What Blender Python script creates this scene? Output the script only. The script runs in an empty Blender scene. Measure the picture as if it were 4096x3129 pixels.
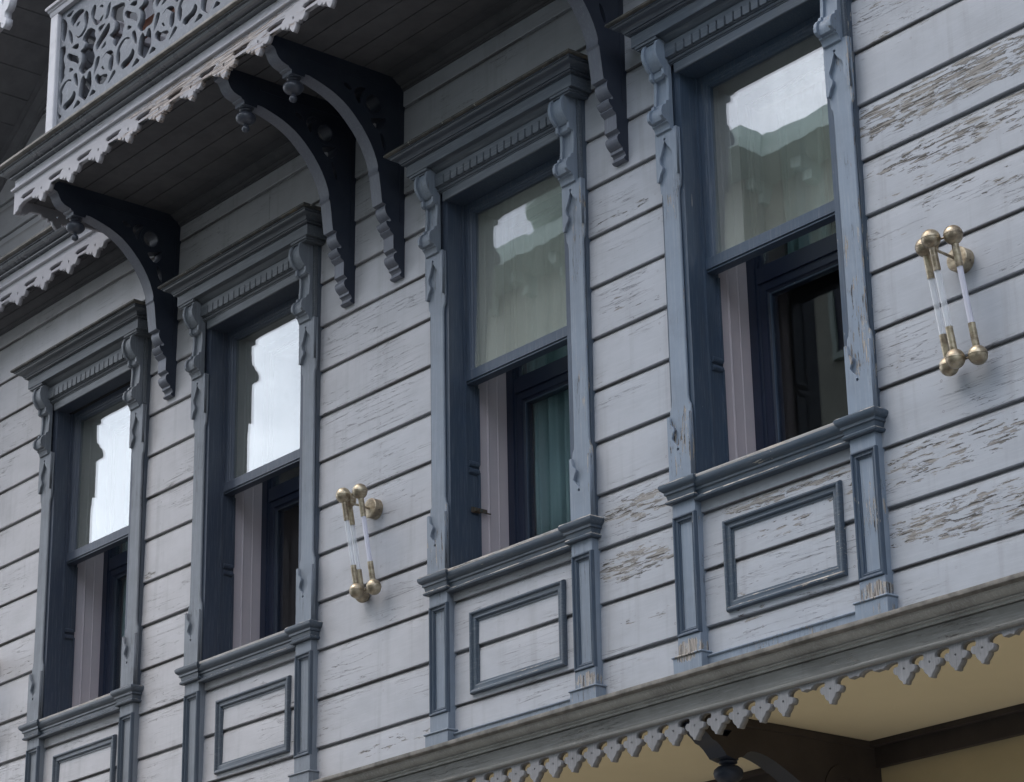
import bpy, bmesh, math, random
from math import radians, sin, cos, pi
from mathutils import Vector, Matrix
random.seed(7)
sc = bpy.context.scene
# ------------------------------------------------------------------ camera
cam_d = bpy.data.cameras.new("camera")
cam = bpy.data.objects.new("camera", cam_d)
sc.collection.objects.link(cam)
cam_d.sensor_width = 36.0
cam_d.lens = 36.0 * 2.4638063
cam_d.clip_start = 0.1
cam_d.clip_end = 600
Rm = Matrix(((0.63628462, 0.28176828, 0.71815634),
             (0.77123789, -0.21027999, -0.60081148),
             (-0.01827571, 0.93615648, -0.3511083)))
cam.matrix_world = Matrix.Translation((13.6405, -7.5074, -3.7438)) @ Rm.to_4x4()
sc.camera = cam
# ------------------------------------------------------------------ light
SUN_DIR = Vector((-0.42, -0.58, 1.25)).normalized()      # towards the sun
w = bpy.data.worlds.new("World"); sc.world = w; w.use_nodes = True
nt = w.node_tree
bg = nt.nodes["Background"]
sky = nt.nodes.new("ShaderNodeTexSky"); sky.sky_type = 'NISHITA'; sky.sun_disc = False
sky.sun_elevation = math.asin(SUN_DIR.z); sky.sun_rotation = math.atan2(SUN_DIR.x, SUN_DIR.y)
sky.air_density = 1.0; sky.dust_density = 3.0; sky.ozone_density = 1.5
tc = nt.nodes.new("ShaderNodeTexCoord"); mp_ = nt.nodes.new("ShaderNodeMapping"); nt.links.new(tc.outputs['Generated'], mp_.inputs[0])
mp_.inputs['Scale'].default_value = (1.6, 1.6, 3.2); mp_.inputs['Location'].default_value = (.3, .9, .2)
cn = nt.nodes.new("ShaderNodeTexNoise"); nt.links.new(mp_.outputs[0], cn.inputs['Vector']); cn.inputs['Scale'].default_value = 1.6; cn.inputs['Detail'].default_value = 7; cn.inputs['Roughness'].default_value = .55
cr = nt.nodes.new("ShaderNodeMapRange"); cr.interpolation_type = 'SMOOTHSTEP'; nt.links.new(cn.outputs['Fac'], cr.inputs[0])
cr.inputs[1].default_value = .36; cr.inputs[2].default_value = .60; cr.inputs[3].default_value = .10; cr.inputs[4].default_value = .95
cm_ = nt.nodes.new("ShaderNodeMix"); cm_.data_type = 'RGBA'; nt.links.new(cr.outputs[0], cm_.inputs[0]); nt.links.new(sky.outputs[0], cm_.inputs[6]); cm_.inputs[7].default_value = (15.5, 16.6, 18.6, 1)
nt.links.new(cm_.outputs[2], bg.inputs[0]); bg.inputs[1].default_value = 0.15
sl = bpy.data.lights.new("sun", 'SUN'); sl.energy = 1.15; sl.angle = radians(38); sl.color = (1.0, 0.94, 0.87)
so = bpy.data.objects.new("sun", sl); sc.collection.objects.link(so)
so.rotation_euler = SUN_DIR.to_track_quat('Z', 'Y').to_euler()
sc.view_settings.view_transform = 'Standard'; sc.view_settings.look = 'None'
sc.view_settings.gamma = 1.0; sc.view_settings.exposure = 0.44
sc.cycles.max_bounces = 8; sc.cycles.transparent_max_bounces = 16
# ------------------------------------------------------------------ helpers
COL = sc.collection

class MB:
    def __init__(s): s.v = []; s.f = []; s.m = []
    def add(s, vs, fs, mi=0):
        o = len(s.v); s.v += [tuple(p) for p in vs]
        for f in fs: s.f.append([i + o for i in f]); s.m.append(mi)
    def box(s, x0, x1, y0, y1, z0, z1, mi=0):
        s.add([(x0,y0,z0),(x1,y0,z0),(x1,y1,z0),(x0,y1,z0),(x0,y0,z1),(x1,y0,z1),(x1,y1,z1),(x0,y1,z1)],
              [(0,3,2,1),(4,5,6,7),(0,1,5,4),(1,2,6,5),(2,3,7,6),(3,0,4,7)], mi)
    def sweep(s, path, mit, up, prof, closed=False, mi=0):
        n = len(prof); U = Vector(up); vs = []
        for P, M in zip(path, mit):
            P = Vector(P); M = Vector(M)
            for a, b in prof: vs.append(P + M * a + U * b)
        fs = []; k = len(path)
        for i in range(k if closed else k - 1):
            j = (i + 1) % k
            for q in range(n):
                r = (q + 1) % n
                fs.append((i*n+q, j*n+q, j*n+r, i*n+r))
        if not closed:
            fs.append(tuple(range(n))); fs.append(tuple((k-1)*n + q for q in range(n - 1, -1, -1)))
        s.add(vs, fs, mi)
    def plan(s, pts, prof, mi=0, closed=False):
        """prof = (outwards, z) swept along a plan polyline; outwards is to the right of travel"""
        k = len(pts); mit = []
        for i in range(k):
            ns = []
            for a, b in ((i-1, i), (i, i+1)):
                if not closed and (a < 0 or b >= k): continue
                d = Vector(pts[b % k]) - Vector(pts[a % k]); d.normalize(); ns.append(Vector((d.y, -d.x)))
            if len(ns) == 1: m = ns[0]
            else:
                m = ns[0] + ns[1]; m = m / max(1e-6, m.dot(ns[0]))
            mit.append((m.x, m.y, 0))
        s.sweep([(p[0], p[1], 0) for p in pts], mit, (0, 0, 1), prof, closed, mi)
    def rect(s, x0, x1, z0, z1, y, prof, mi=0):
        """frame moulding; prof = (inwards, towards -y)"""
        s.sweep([(x0,y,z0),(x1,y,z0),(x1,y,z1),(x0,y,z1)], [(1,0,1),(-1,0,1),(-1,0,-1),(1,0,-1)], (0,-1,0), prof, True, mi)
    def lathe(s, prof, c, n=20, mi=0, T=None):
        vs = []; fs = []; k = len(prof)
        for i in range(n):
            a = 2*pi*i/n
            for r, z in prof:
                p = Vector((r*cos(a), r*sin(a), z))
                if T: p = T @ p
                vs.append(p + Vector(c))
        for i in range(n):
            j = (i+1) % n
            for q in range(k-1): fs.append((i*k+q, j*k+q, j*k+q+1, i*k+q+1))
        s.add(vs, fs, mi)
    def tube(s, a, b, r, n=14, mi=0):
        a = Vector(a); b = Vector(b); d = (b - a); L = d.length
        T = d.to_track_quat('Z', 'Y').to_matrix()
        s.lathe([(0,0),(r,0),(r,L),(0,L)], a, n, mi, T)
    def build(s, name, mats, parent=None, smooth=False, bevel=0, loc=None):
        me = bpy.data.meshes.new(name); me.from_pydata(s.v, [], s.f)
        if not isinstance(mats, (list, tuple)): mats = [mats]
        for m in mats: me.materials.append(m)
        me.polygons.foreach_set('material_index', s.m)
        bm = bmesh.new(); bm.from_mesh(me)
        bmesh.ops.remove_doubles(bm, verts=bm.verts, dist=1e-5)
        bmesh.ops.recalc_face_normals(bm, faces=bm.faces); bm.to_mesh(me); bm.free()
        return mkobj(name, me, parent, smooth, bevel, loc)

def mkobj(name, me, parent=None, smooth=False, bevel=0, loc=None):
    me.update()
    if smooth:
        me.polygons.foreach_set('use_smooth', [True] * len(me.polygons))
        me.set_sharp_from_angle(angle=radians(smooth if smooth is not True else 38))
    o = bpy.data.objects.new(name, me); COL.objects.link(o)
    if parent: o.parent = parent
    if loc: o.location = loc
    if bevel:
        b = o.modifiers.new('bevel', 'BEVEL'); b.width = bevel; b.segments = 2
        b.limit_method = 'ANGLE'; b.angle_limit = radians(40)
    return o

def smoothpoly(p, n=2):
    for _ in range(n):
        q = []
        for i in range(len(p)):
            a, b = p[i], p[(i+1) % len(p)]
            q += [(a[0]*.78+b[0]*.22, a[1]*.78+b[1]*.22), (a[0]*.22+b[0]*.78, a[1]*.22+b[1]*.78)]
        p = q
    return p
def circ(cx, cz, r, n=16, rz=None):
    rz = rz or r
    return [(cx + r*cos(2*pi*i/n), cz + rz*sin(2*pi*i/n)) for i in range(n)]

def flat(name, outlines, th, fn, mats, parent=None, face_mat=None, bevel=0, smooth=False, loc=None, edge=0.0):
    """2D outline with holes -> plate of thickness th. fn(u, v, w) -> xyz, w in 0..th"""
    cu = bpy.data.curves.new('tmp', 'CURVE'); cu.dimensions = '2D'; cu.fill_mode = 'BOTH'; cu.extrude = th/2
    if edge: cu.bevel_depth = edge; cu.bevel_resolution = 1; cu.offset = -edge; cu.extrude = th/2 - edge
    for ol in outlines:
        sp = cu.splines.new('POLY'); sp.points.add(len(ol) - 1)
        for i, p in enumerate(ol): sp.points[i].co = (p[0], p[1], 0, 1)
        sp.use_cyclic_u = True
    t = bpy.data.objects.new('tmp', cu); COL.objects.link(t)
    me = bpy.data.meshes.new_from_object(t.evaluated_get(bpy.context.evaluated_depsgraph_get()))
    bpy.data.objects.remove(t); bpy.data.curves.remove(cu)
    me.name = name
    for v in me.vertices: v.co = Vector(fn(v.co.x, v.co.y, v.co.z + th/2))
    me.materials.clear()
    for m in (mats if isinstance(mats, (list, tuple)) else [mats]): me.materials.append(m)
    bm = bmesh.new(); bm.from_mesh(me)
    bmesh.ops.remove_doubles(bm, verts=bm.verts, dist=2e-5)
    bmesh.ops.recalc_face_normals(bm, faces=bm.faces)
    if face_mat:
        bm.normal_update()
        for f in bm.faces: f.material_index = face_mat(f.normal, f.calc_center_median())
    else:
        for f in bm.faces: f.material_index = 0
    bm.to_mesh(me); bm.free()
    return mkobj(name, me, parent, smooth, bevel, loc)

def tag(o, label=None, cat=None, group=None, kind=None):
    if label: o['label'] = label
    if cat: o['category'] = cat
    if group: o['group'] = group
    if kind: o['kind'] = kind
    return o
def empty(name, loc=(0,0,0), parent=None):
    o = bpy.data.objects.new(name, None); COL.objects.link(o); o.location = loc
    o.empty_display_size = .2
    if parent: o.parent = parent
    return o
def copy_tree(o, parent=None, loc=None):
    c = o.copy(); COL.objects.link(c); c.parent = parent
    if loc is not None: c.location = loc
    for ch in list(o.children): copy_tree(ch, c)
    return c
# ------------------------------------------------------------------ materials
class NT:
    def __init__(s, name):
        s.mat = bpy.data.materials.new(name); s.mat.use_nodes = True
        s.t = s.mat.node_tree; s.b = s.t.nodes['Principled BSDF']; s.n = s.t.nodes
    def N(s, typ, **kw):
        n = s.n.new(typ)
        for k, v in kw.items(): setattr(n, k, v)
        return n
    def L(s, a, b): s.t.links.new(a, b)
    def val(s, sock, v):
        if hasattr(v, 'is_output'): s.L(v, sock)
        else: sock.default_value = v
    def math(s, op, a, b=0.0, c=None, clamp=False):
        n = s.N('ShaderNodeMath', operation=op, use_clamp=clamp)
        s.val(n.inputs[0], a); s.val(n.inputs[1], b)
        if c is not None: s.val(n.inputs[2], c)
        return n.outputs[0]
    def pos(s, scale, obj=False):
        if obj: src = s.N('ShaderNodeTexCoord').outputs['Object']
        else: src = s.N('ShaderNodeNewGeometry').outputs['Position']
        m = s.N('ShaderNodeMapping'); s.L(src, m.inputs[0]); m.inputs['Scale'].default_value = scale
        return m.outputs[0]
    def noise(s, vec, scale=1, detail=5, rough=.6, dist=0):
        n = s.N('ShaderNodeTexNoise'); s.L(vec, n.inputs['Vector'])
        n.inputs['Scale'].default_value = scale; n.inputs['Detail'].default_value = detail
        n.inputs['Roughness'].default_value = rough; n.inputs['Distortion'].default_value = dist
        return n.outputs['Fac']
    def ss(s, v, a, b, lo=0.0, hi=1.0):
        n = s.N('ShaderNodeMapRange', interpolation_type='SMOOTHSTEP')
        s.val(n.inputs[0], v); s.val(n.inputs[1], a); s.val(n.inputs[2], b); n.inputs[3].default_value = lo; n.inputs[4].default_value = hi
        return n.outputs[0]
    def mix(s, f, a, b, mode='MIX'):
        n = s.N('ShaderNodeMix', data_type='RGBA', blend_type=mode)
        s.val(n.inputs[0], f)
        for i, c in ((6, a), (7, b)):
            if hasattr(c, 'is_output'): s.L(c, n.inputs[i])
            else: n.inputs[i].default_value = (*c, 1)
        return n.outputs[2]
    def bump(s, h, st, dist=.004):
        n = s.N('ShaderNodeBump'); s.L(h, n.inputs['Height']); n.inputs['Strength'].default_value = st
        n.inputs['Distance'].default_value = dist; s.L(n.outputs[0], s.b.inputs['Normal'])

def paint(name, c1, c2, grain='x', wear=(.0, .0), rough=.55, crack=.5, region=True, wood=((.055,.052,.050),(.285,.272,.258)), spec=.4, tone=.10, boards=False, chip=(.62,.60,.56), patches=(), blend_x=True, upwear=0.0):
    """old paint over wood: wear = (left, right) amount of bare wood across the facade"""
    t = NT(name)
    P = t.N('ShaderNodeNewGeometry').outputs['Position']
    sx = t.N('ShaderNodeSeparateXYZ'); t.L(P, sx.inputs[0])
    g = {'x': (5.5, 16, 36), 'z': (40, 40, 5), 'y': (36, 5, 36), 'n': (12, 12, 12)}[grain]
    fine = {'x': (5, 60, 120), 'z': (120, 120, 5), 'y': (120, 5, 120), 'n': (40, 40, 40)}[grain]
    v = t.pos(g); vf = t.pos(fine)
    n1 = t.noise(v, 1.7, 8, .68, .35)           # stretched flakes
    n2 = t.noise(vf, 1.0, 4, .7)                # wood grain
    pat = t.noise(t.pos((1.3, 1.3, 2.6)), 1.0, 3, .5)    # where the paint has gone
    big = t.noise(t.pos((.5, .5, .9)), 1.0, 3, .55)
    mott = t.noise(t.pos((4, 4, 7)), 1.0, 5, .65)
    reg = t.ss(sx.outputs[0], 3.2, 7.4, wear[0], wear[1]) if region else wear[1]
    if boards:
        k = t.math('FLOOR', t.math('MULTIPLY', t.math('ADD', sx.outputs[2], .0425), 1/.2645))
        wn = t.N('ShaderNodeTexWhiteNoise', noise_dimensions='1D'); t.L(k, wn.inputs['W'])
        bt = wn.outputs['Value']
    else: bt = big
    pt = None
    for (px_, pz_, rx_, rz_, am_) in patches:
        ax = t.math('MULTIPLY', t.math('SUBTRACT', sx.outputs[0], px_), 1 / rx_); az = t.math('MULTIPLY', t.math('SUBTRACT', sx.outputs[2], pz_), 1 / rz_)
        dd = t.math('ADD', t.math('MULTIPLY', ax, ax), t.math('MULTIPLY', az, az))
        q_ = t.ss(t.math('ADD', dd, t.math('MULTIPLY', t.math('SUBTRACT', mott, .5), 1.2)), .35, 1.3, am_, 0)
        pt = q_ if pt is None else t.math('MAXIMUM', pt, q_)
    pp = t.ss(pat, .40, .66)
    amt = t.math('MULTIPLY', reg, t.math('ADD', t.math('MULTIPLY', pp, .85), .15))
    if boards: amt = t.math('MULTIPLY', amt, t.math('ADD', t.math('MULTIPLY', bt, 1.1), .35))
    if upwear:
        nrm = t.N('ShaderNodeNewGeometry').outputs['True Normal']; sn = t.N('ShaderNodeSeparateXYZ'); t.L(nrm, sn.inputs[0])
        amt = t.math('ADD', amt, t.math('MULTIPLY', t.ss(sn.outputs[2], .15, .7), t.ss(sx.outputs[0], -1, 5, upwear * .6, upwear)))
    if pt is not None: amt = t.math('MAXIMUM', amt, pt)
    thr = t.math('SUBTRACT', .74, t.math('MULTIPLY', amt, .26))
    m = t.ss(t.math('SUBTRACT', n1, thr), -.008, .012)
    rim = t.ss(t.math('ABSOLUTE', t.math('SUBTRACT', n1, thr)), .0, .014, 1, 0)
    # hairline cracks along the grain
    nc = t.noise(t.pos({'x': (1.1, 6, 26), 'z': (26, 26, 1.1), 'y': (26, 1.1, 26), 'n': (6, 6, 6)}[grain]), 1.3, 6, .55, .6)
    ck = t.math('MULTIPLY', t.ss(t.math('ABSOLUTE', t.math('SUBTRACT', nc, .5)), .0, .0080, 1, 0), t.ss(pat, .46, .58))
    ck = t.math('MULTIPLY', ck, crack)
    c = t.mix(t.ss(t.math('ADD', sx.outputs[0], t.math('MULTIPLY', t.math('SUBTRACT', big, .5), 5)), 1.0, 7.0) if blend_x else t.ss(big, .3, .7), c1, c2)  # colour runs from c1 on the left to c2 on the right
    if boards:
        c = t.mix(t.math('MULTIPLY', bt, .30), c, t.mix(.5, c, (.50, .50, .53)))
        fr_ = t.math('FRACT', t.math('MULTIPLY', t.math('ADD', sx.outputs[2], .0425), 1/.2645))
        gr_ = t.math('MULTIPLY', t.ss(t.math('ADD', fr_, t.math('MULTIPLY', t.math('SUBTRACT', mott, .5), .10)), .86, .99), .55)
        c = t.mix(gr_, c, (.155, .135, .12))
    c = t.mix(t.math('MULTIPLY', t.ss(mott, .35, .75), tone), c, (.06, .055, .05))
    c = t.mix(t.math('MULTIPLY', t.ss(n2, .45, .8), tone * .8), c, (.75, .75, .75))
    wd = t.mix(t.ss(n2, .38, .56), wood[0], wood[1])
    wd = t.mix(t.math('MULTIPLY', t.ss(mott, .62, .76), .40), wd, (.22, .16, .12))
    c = t.mix(m, c, wd)
    c = t.mix(t.math('MULTIPLY', rim, t.math('MULTIPLY', amt, .75, clamp=True)), c, t.mix(t.ss(mott, .45, .55), (.035, .033, .035), chip))
    c = t.mix(ck, c, (.05, .045, .04))
    # rain streaks
    stk = t.noise(t.pos((16, 16, .9)), 1, 4, .6)
    c = t.mix(t.math('MULTIPLY', t.ss(stk, .52, .75), .16), c, (.10, .09, .08))
    if boards:
        fx_ = t.math('SUBTRACT', t.math('FRACT', t.math('ADD', t.math('MULTIPLY', sx.outputs[0], 1/.545), t.math('MULTIPLY', bt, .05))), .5)
        fz_ = t.math('SUBTRACT', t.math('FRACT', t.math('ADD', t.math('MULTIPLY', fr_, 2.0), t.math('MULTIPLY', mott, .04))), .5)
        fx_ = t.math('MULTIPLY', fx_, .545); fz_ = t.math('MULTIPLY', fz_, .132)
        rr_ = t.math('SQRT', t.math('ADD', t.math('MULTIPLY', fx_, fx_), t.math('MULTIPLY', fz_, fz_)))
        ring = t.ss(t.math('ABSOLUTE', t.math('SUBTRACT', rr_, .0048)), .0008, .0024, .55, 0)
        c = t.mix(t.math('MULTIPLY', ring, t.ss(pat, .35, .55)), c, (.14, .12, .11))
    # nail heads / knots
    vo = t.N('ShaderNodeTexVoronoi'); t.L(t.pos((3.1, 3.1, 5.5)), vo.inputs['Vector'])
    kn = t.ss(vo.outputs['Distance'], .02, .05, .55, 0)
    c = t.mix(kn, c, (.10, .09, .08))
    t.L(c, t.b.inputs['Base Color'])
    t.L(t.math('ADD', t.math('MULTIPLY', m, .35, clamp=True), t.math('ADD', rough - .1, t.math('MULTIPLY', mott, .2))), t.b.inputs['Roughness'])
    t.b.inputs['Specular IOR Level'].default_value = spec
    h = t.math('ADD', t.math('MULTIPLY', m, -1.0), t.math('ADD', t.math('MULTIPLY', n2, .22), t.math('ADD', t.math('MULTIPLY', ck, -.8), t.math('MULTIPLY', mott, .25))))
    t.bump(h, .55, .004)
    return t.mat

def plain(name, c, rough=.6, metal=0, spec=.5, var=.15, c2=None, scale=6, bump=.1):
    t = NT(name)
    n = t.noise(t.pos((scale,)*3), 1, 6, .65)
    c2 = c2 or tuple(x * (1 - var * 2) for x in c)
    t.L(t.mix(t.ss(n, .3, .7), c, c2), t.b.inputs['Base Color'])
    t.b.inputs['Metallic'].default_value = metal
    t.L(t.math('ADD', rough - .08, t.math('MULTIPLY', n, .16)), t.b.inputs['Roughness'])
    t.b.inputs['Specular IOR Level'].default_value = spec
    if bump: t.bump(n, bump, .003)
    return t.mat

M = {}
PATCH = [(7.6, 1.17, .95, .11, .95), (8.0, .92, 1.1, .10, .85), (7.35, .80, .35, .04, .6), (7.25, -.42, .75, .10, .75), (7.5, -.70, .7, .10, .85), (5.50, -.17, .30, .08, .9), (5.45, -.42, .34, .09, .95), (5.55, -.70, .2, .04, .6),
         (6.45, -.345, .55, .035, .95), (6.42, -.50, .20, .05, .7), (1.24, .52, .09, .025, .9), (5.45, .85, .2, .03, .6), (5.5, 1.33, .25, .03, .7), (-.35, .0, .5, .05, .5), (-.3, .28, .4, .04, .6), (3.6, -.93, .5, .05, .6), (2.9, -.75, .35, .04, .5), (7.3, 1.55, .3, .04, .6), (6.2, -.78, .12, .10, .75)]
M['siding'] = paint('siding_paint', (.440, .428, .440), (.358, .383, .428), 'x', (.16, .55), .5, .8, boards=True, tone=.12, patches=PATCH)
BASEROT = [(5.16, -.925, .10, .05, 1.0), (5.85, -.93, .10, .065, 1.2), (6.95, -.915, .10, .05, 1.1), (6.98, -1.0, .08, .03, .7), (5.20, .55, .10, .30, .45), (6.97, .25, .10, .30, .7), (5.87, .05, .10, .2, .7), (4.06, -.02, .09, .12, .6),
           (5.232, .8, .014, .95, .85), (7.022, .8, .014, 1.0, .95), (5.915, .6, .012, .8, .8), (5.092, .5, .010, .6, .7), (4.128, .25, .010, .4, .6)]
M['trim'] = paint('trim_paint', (.155, .170, .192), (.205, .255, .325), 'z', (.10, .80), .5, .9, tone=.16, wood=((.045,.045,.05),(.38,.345,.31)), patches=BASEROT)
M['mould'] = paint('moulding_paint', (.052, .066, .085), (.050, .075, .108), 'x', (.10, .55), .42, .6, tone=.12, upwear=.8, wood=((.12,.11,.11),(.45,.42,.38)), spec=.5)
M['mouldz'] = paint('upright_moulding_paint', (.052, .068, .090), (.048, .076, .118), 'z', (.05, .62), .42, .6, tone=.12, wood=((.12,.11,.11),(.45,.42,.38)), spec=.5)
M['reveal'] = paint('reveal_paint', (.044, .056, .082), (.046, .072, .112), 'z', (.0, .45), .42, .3, tone=.10, wood=((.2,.2,.2),(.45,.42,.38)))
M['head'] = paint('head_paint', (.100, .110, .122), (.078, .100, .130), 'x', (.0, .2), .5, .2, tone=.15)
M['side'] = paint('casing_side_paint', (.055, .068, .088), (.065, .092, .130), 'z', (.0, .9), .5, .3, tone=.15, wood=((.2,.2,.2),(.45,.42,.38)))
M['crownblue'] = paint('cornice_crown_paint', (.062, .070, .080), (.055, .070, .095), 'x', (.0, .1), .36, .2, tone=.10)
M['cream'] = paint('worn_sill_paint', (.27,.26,.25), (.25,.245,.24), 'x', (.95, 1.25), .7, .9, region=True, tone=.25, wood=((.20,.175,.155),(.42,.385,.35)))
M['pend'] = plain('pendant_paint', (.055, .062, .082), .35, c2=(.045, .05, .068), spec=.6)
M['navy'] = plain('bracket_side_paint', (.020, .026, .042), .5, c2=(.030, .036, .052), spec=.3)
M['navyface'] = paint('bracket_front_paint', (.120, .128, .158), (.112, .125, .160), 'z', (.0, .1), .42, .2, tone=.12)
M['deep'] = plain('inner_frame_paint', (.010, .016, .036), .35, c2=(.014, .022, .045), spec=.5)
M['pink'] = plain('inner_jamb_paint', (.47, .42, .44), .55, c2=(.43, .395, .42), spec=.4, bump=.05)
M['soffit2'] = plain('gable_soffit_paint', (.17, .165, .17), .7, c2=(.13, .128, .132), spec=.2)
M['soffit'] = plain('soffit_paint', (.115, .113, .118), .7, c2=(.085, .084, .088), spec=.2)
M['fascia'] = paint('fascia_paint', (.45, .44, .47), (.40, .40, .44), 'x', (.5, .6), .5, .6, region=False, tone=.18, wood=((.12,.09,.075),(.50,.45,.42)))
M['crown'] = plain('crown_paint', (.085, .09, .10), .28, c2=(.12, .125, .135), spec=.6, scale=3)
M['belt'] = paint('belt_cornice_paint', (.215, .205, .185), (.25, .245, .23), 'x', (.4, .8), .55, .9, region=False, tone=.30, wood=((.12,.11,.10),(.34,.32,.29)))
M['beltcrown'] = paint('belt_crown_paint', (.33, .33, .30), (.36, .355, .33), 'y', (.2, .3), .45, .3, region=False, tone=.45, wood=((.12,.11,.10),(.34,.32,.29)))
M['lace'] = paint('lower_lace_paint', (.27, .26, .265), (.24, .24, .25), 'z', (.1, .35), .6, .5, tone=.25, region=False)
M['rail'] = paint('balustrade_paint', (.120, .132, .155), (.132, .145, .168), 'n', (.1, .2), .5, .3, region=False, tone=.15)
M['post'] = paint('post_paint', (.50, .50, .53), (.46, .47, .51), 'z', (.1, .2), .5, .4, region=False, tone=.15)
M['lip'] = None
# balcony lace: badly peeled along its middle stretch
def lace_mat():
    t = NT('peeled_lace_paint')
    P = t.N('ShaderNodeNewGeometry').outputs['Position']; sx = t.N('ShaderNodeSeparateXYZ'); t.L(P, sx.inputs[0])
    n1 = t.noise(t.pos((2.2, 10, 26)), 1.6, 8, .7, .5); n2 = t.noise(t.pos((6, 60, 130)), 1, 5, .7)
    reg = t.math('ADD', t.ss(t.math('ABSOLUTE', t.math('SUBTRACT', sx.outputs[0], 3.15)), .2, 1.3, .62, .16), t.ss(sx.outputs[1], -.4, -.3, 0, -.13))
    thr = t.math('SUBTRACT', .73, t.math('MULTIPLY', reg, .42))
    m = t.ss(t.math('SUBTRACT', n1, thr), -.01, .015)
    c = t.mix(t.ss(t.noise(t.pos((3,3,6)), 1, 4, .6), .3, .7), (.40, .39, .41), (.34, .33, .355))
    wd = t.mix(t.ss(n2, .35, .65), (.085, .06, .05), (.55, .48, .44))
    c = t.mix(m, c, wd)
    t.L(c, t.b.inputs['Base Color']); t.b.inputs['Roughness'].default_value = .6
    t.bump(t.math('ADD', t.math('MULTIPLY', m, -1), t.math('MULTIPLY', n2, .4)), .6, .004)
    return t.mat
M['blace'] = lace_mat()
def lid_mat():
    t = NT('stained_cornice_lip')
    n = t.noise(t.pos((9, 9, 9)), 1, 6, .7); s2 = t.noise(t.pos((38, 20, 6)), 1, 4, .7)
    c = t.mix(t.ss(n, .4, .6), (.035, .036, .035), (.085, .078, .065))
    c = t.mix(t.ss(n, .60, .68, 0, .6), c, (.17, .125, .06))
    c = t.mix(t.ss(s2, .66, .70, 0, .9), c, (.55, .52, .47))
    t.L(c, t.b.inputs['Base Color']); t.b.inputs['Roughness'].default_value = .75
    t.bump(n, .4, .003)
    return t.mat
M['stain'] = lid_mat()
M['dirtlip'] = plain('weathered_lip_wood', (.22, .205, .185), .8, c2=(.10, .095, .085), scale=14, bump=.5)
M['plaster'] = plain('ochre_plaster', (.55, .44, .26), .8, c2=(.48, .39, .23), scale=2, spec=.2, bump=.3)
M['ochre'] = plain('ochre_soffit_paint', (.78, .68, .47), .75, c2=(.74, .645, .44), scale=1.5, spec=.2, bump=.05)
M['brown'] = plain('dark_brown_trim', (.060, .048, .042), .6, c2=(.045, .036, .032), spec=.3)
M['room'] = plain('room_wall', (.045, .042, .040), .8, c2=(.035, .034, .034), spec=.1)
M['wood'] = plain('terracotta_wood', (.34, .135, .085), .5, c2=(.25, .10, .06), scale=9)
M['white'] = plain('white_metal', (.72, .72, .72), .4, c2=(.6, .6, .6), spec=.5)
M['asphalt'] = plain('asphalt', (.085, .085, .085), .85, c2=(.07, .07, .07), scale=3)
M['paving'] = plain('paving_stone', (.30, .285, .265), .8, c2=(.25, .24, .225), scale=2)
M['hwall'] = plain('far_plaster', (.34, .35, .30), .8, c2=(.26, .27, .235), scale=1)
M['heave'] = plain('far_eave_paint', (.42, .50, .46), .7, c2=(.38, .46, .42), scale=1)
M['hroof'] = plain('far_roof_tile', (.20, .10, .07), .8, c2=(.15, .08, .06), scale=8)
M['latch'] = plain('latch_iron', (.055, .07, .06), .6, .3, c2=(.10, .06, .04), scale=60)
def brass():
    t = NT('tarnished_brass')
    n = t.noise(t.pos((55, 55, 55)), 1, 6, .7); n2 = t.noise(t.pos((18, 18, 30)), 1, 4, .6)
    c = t.mix(t.ss(n2, .35, .65), (.52, .45, .33), (.27, .22, .16))
    c = t.mix(t.ss(n, .55, .72, 0, .75), c, (.62, .56, .50))
    t.L(c, t.b.inputs['Base Color']); t.b.inputs['Metallic'].default_value = .9
    t.L(t.ss(n, .3, .7, .28, .62), t.b.inputs['Roughness'])
    t.bump(n, .15, .002)
    return t.mat
M['brass'] = brass()
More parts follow.
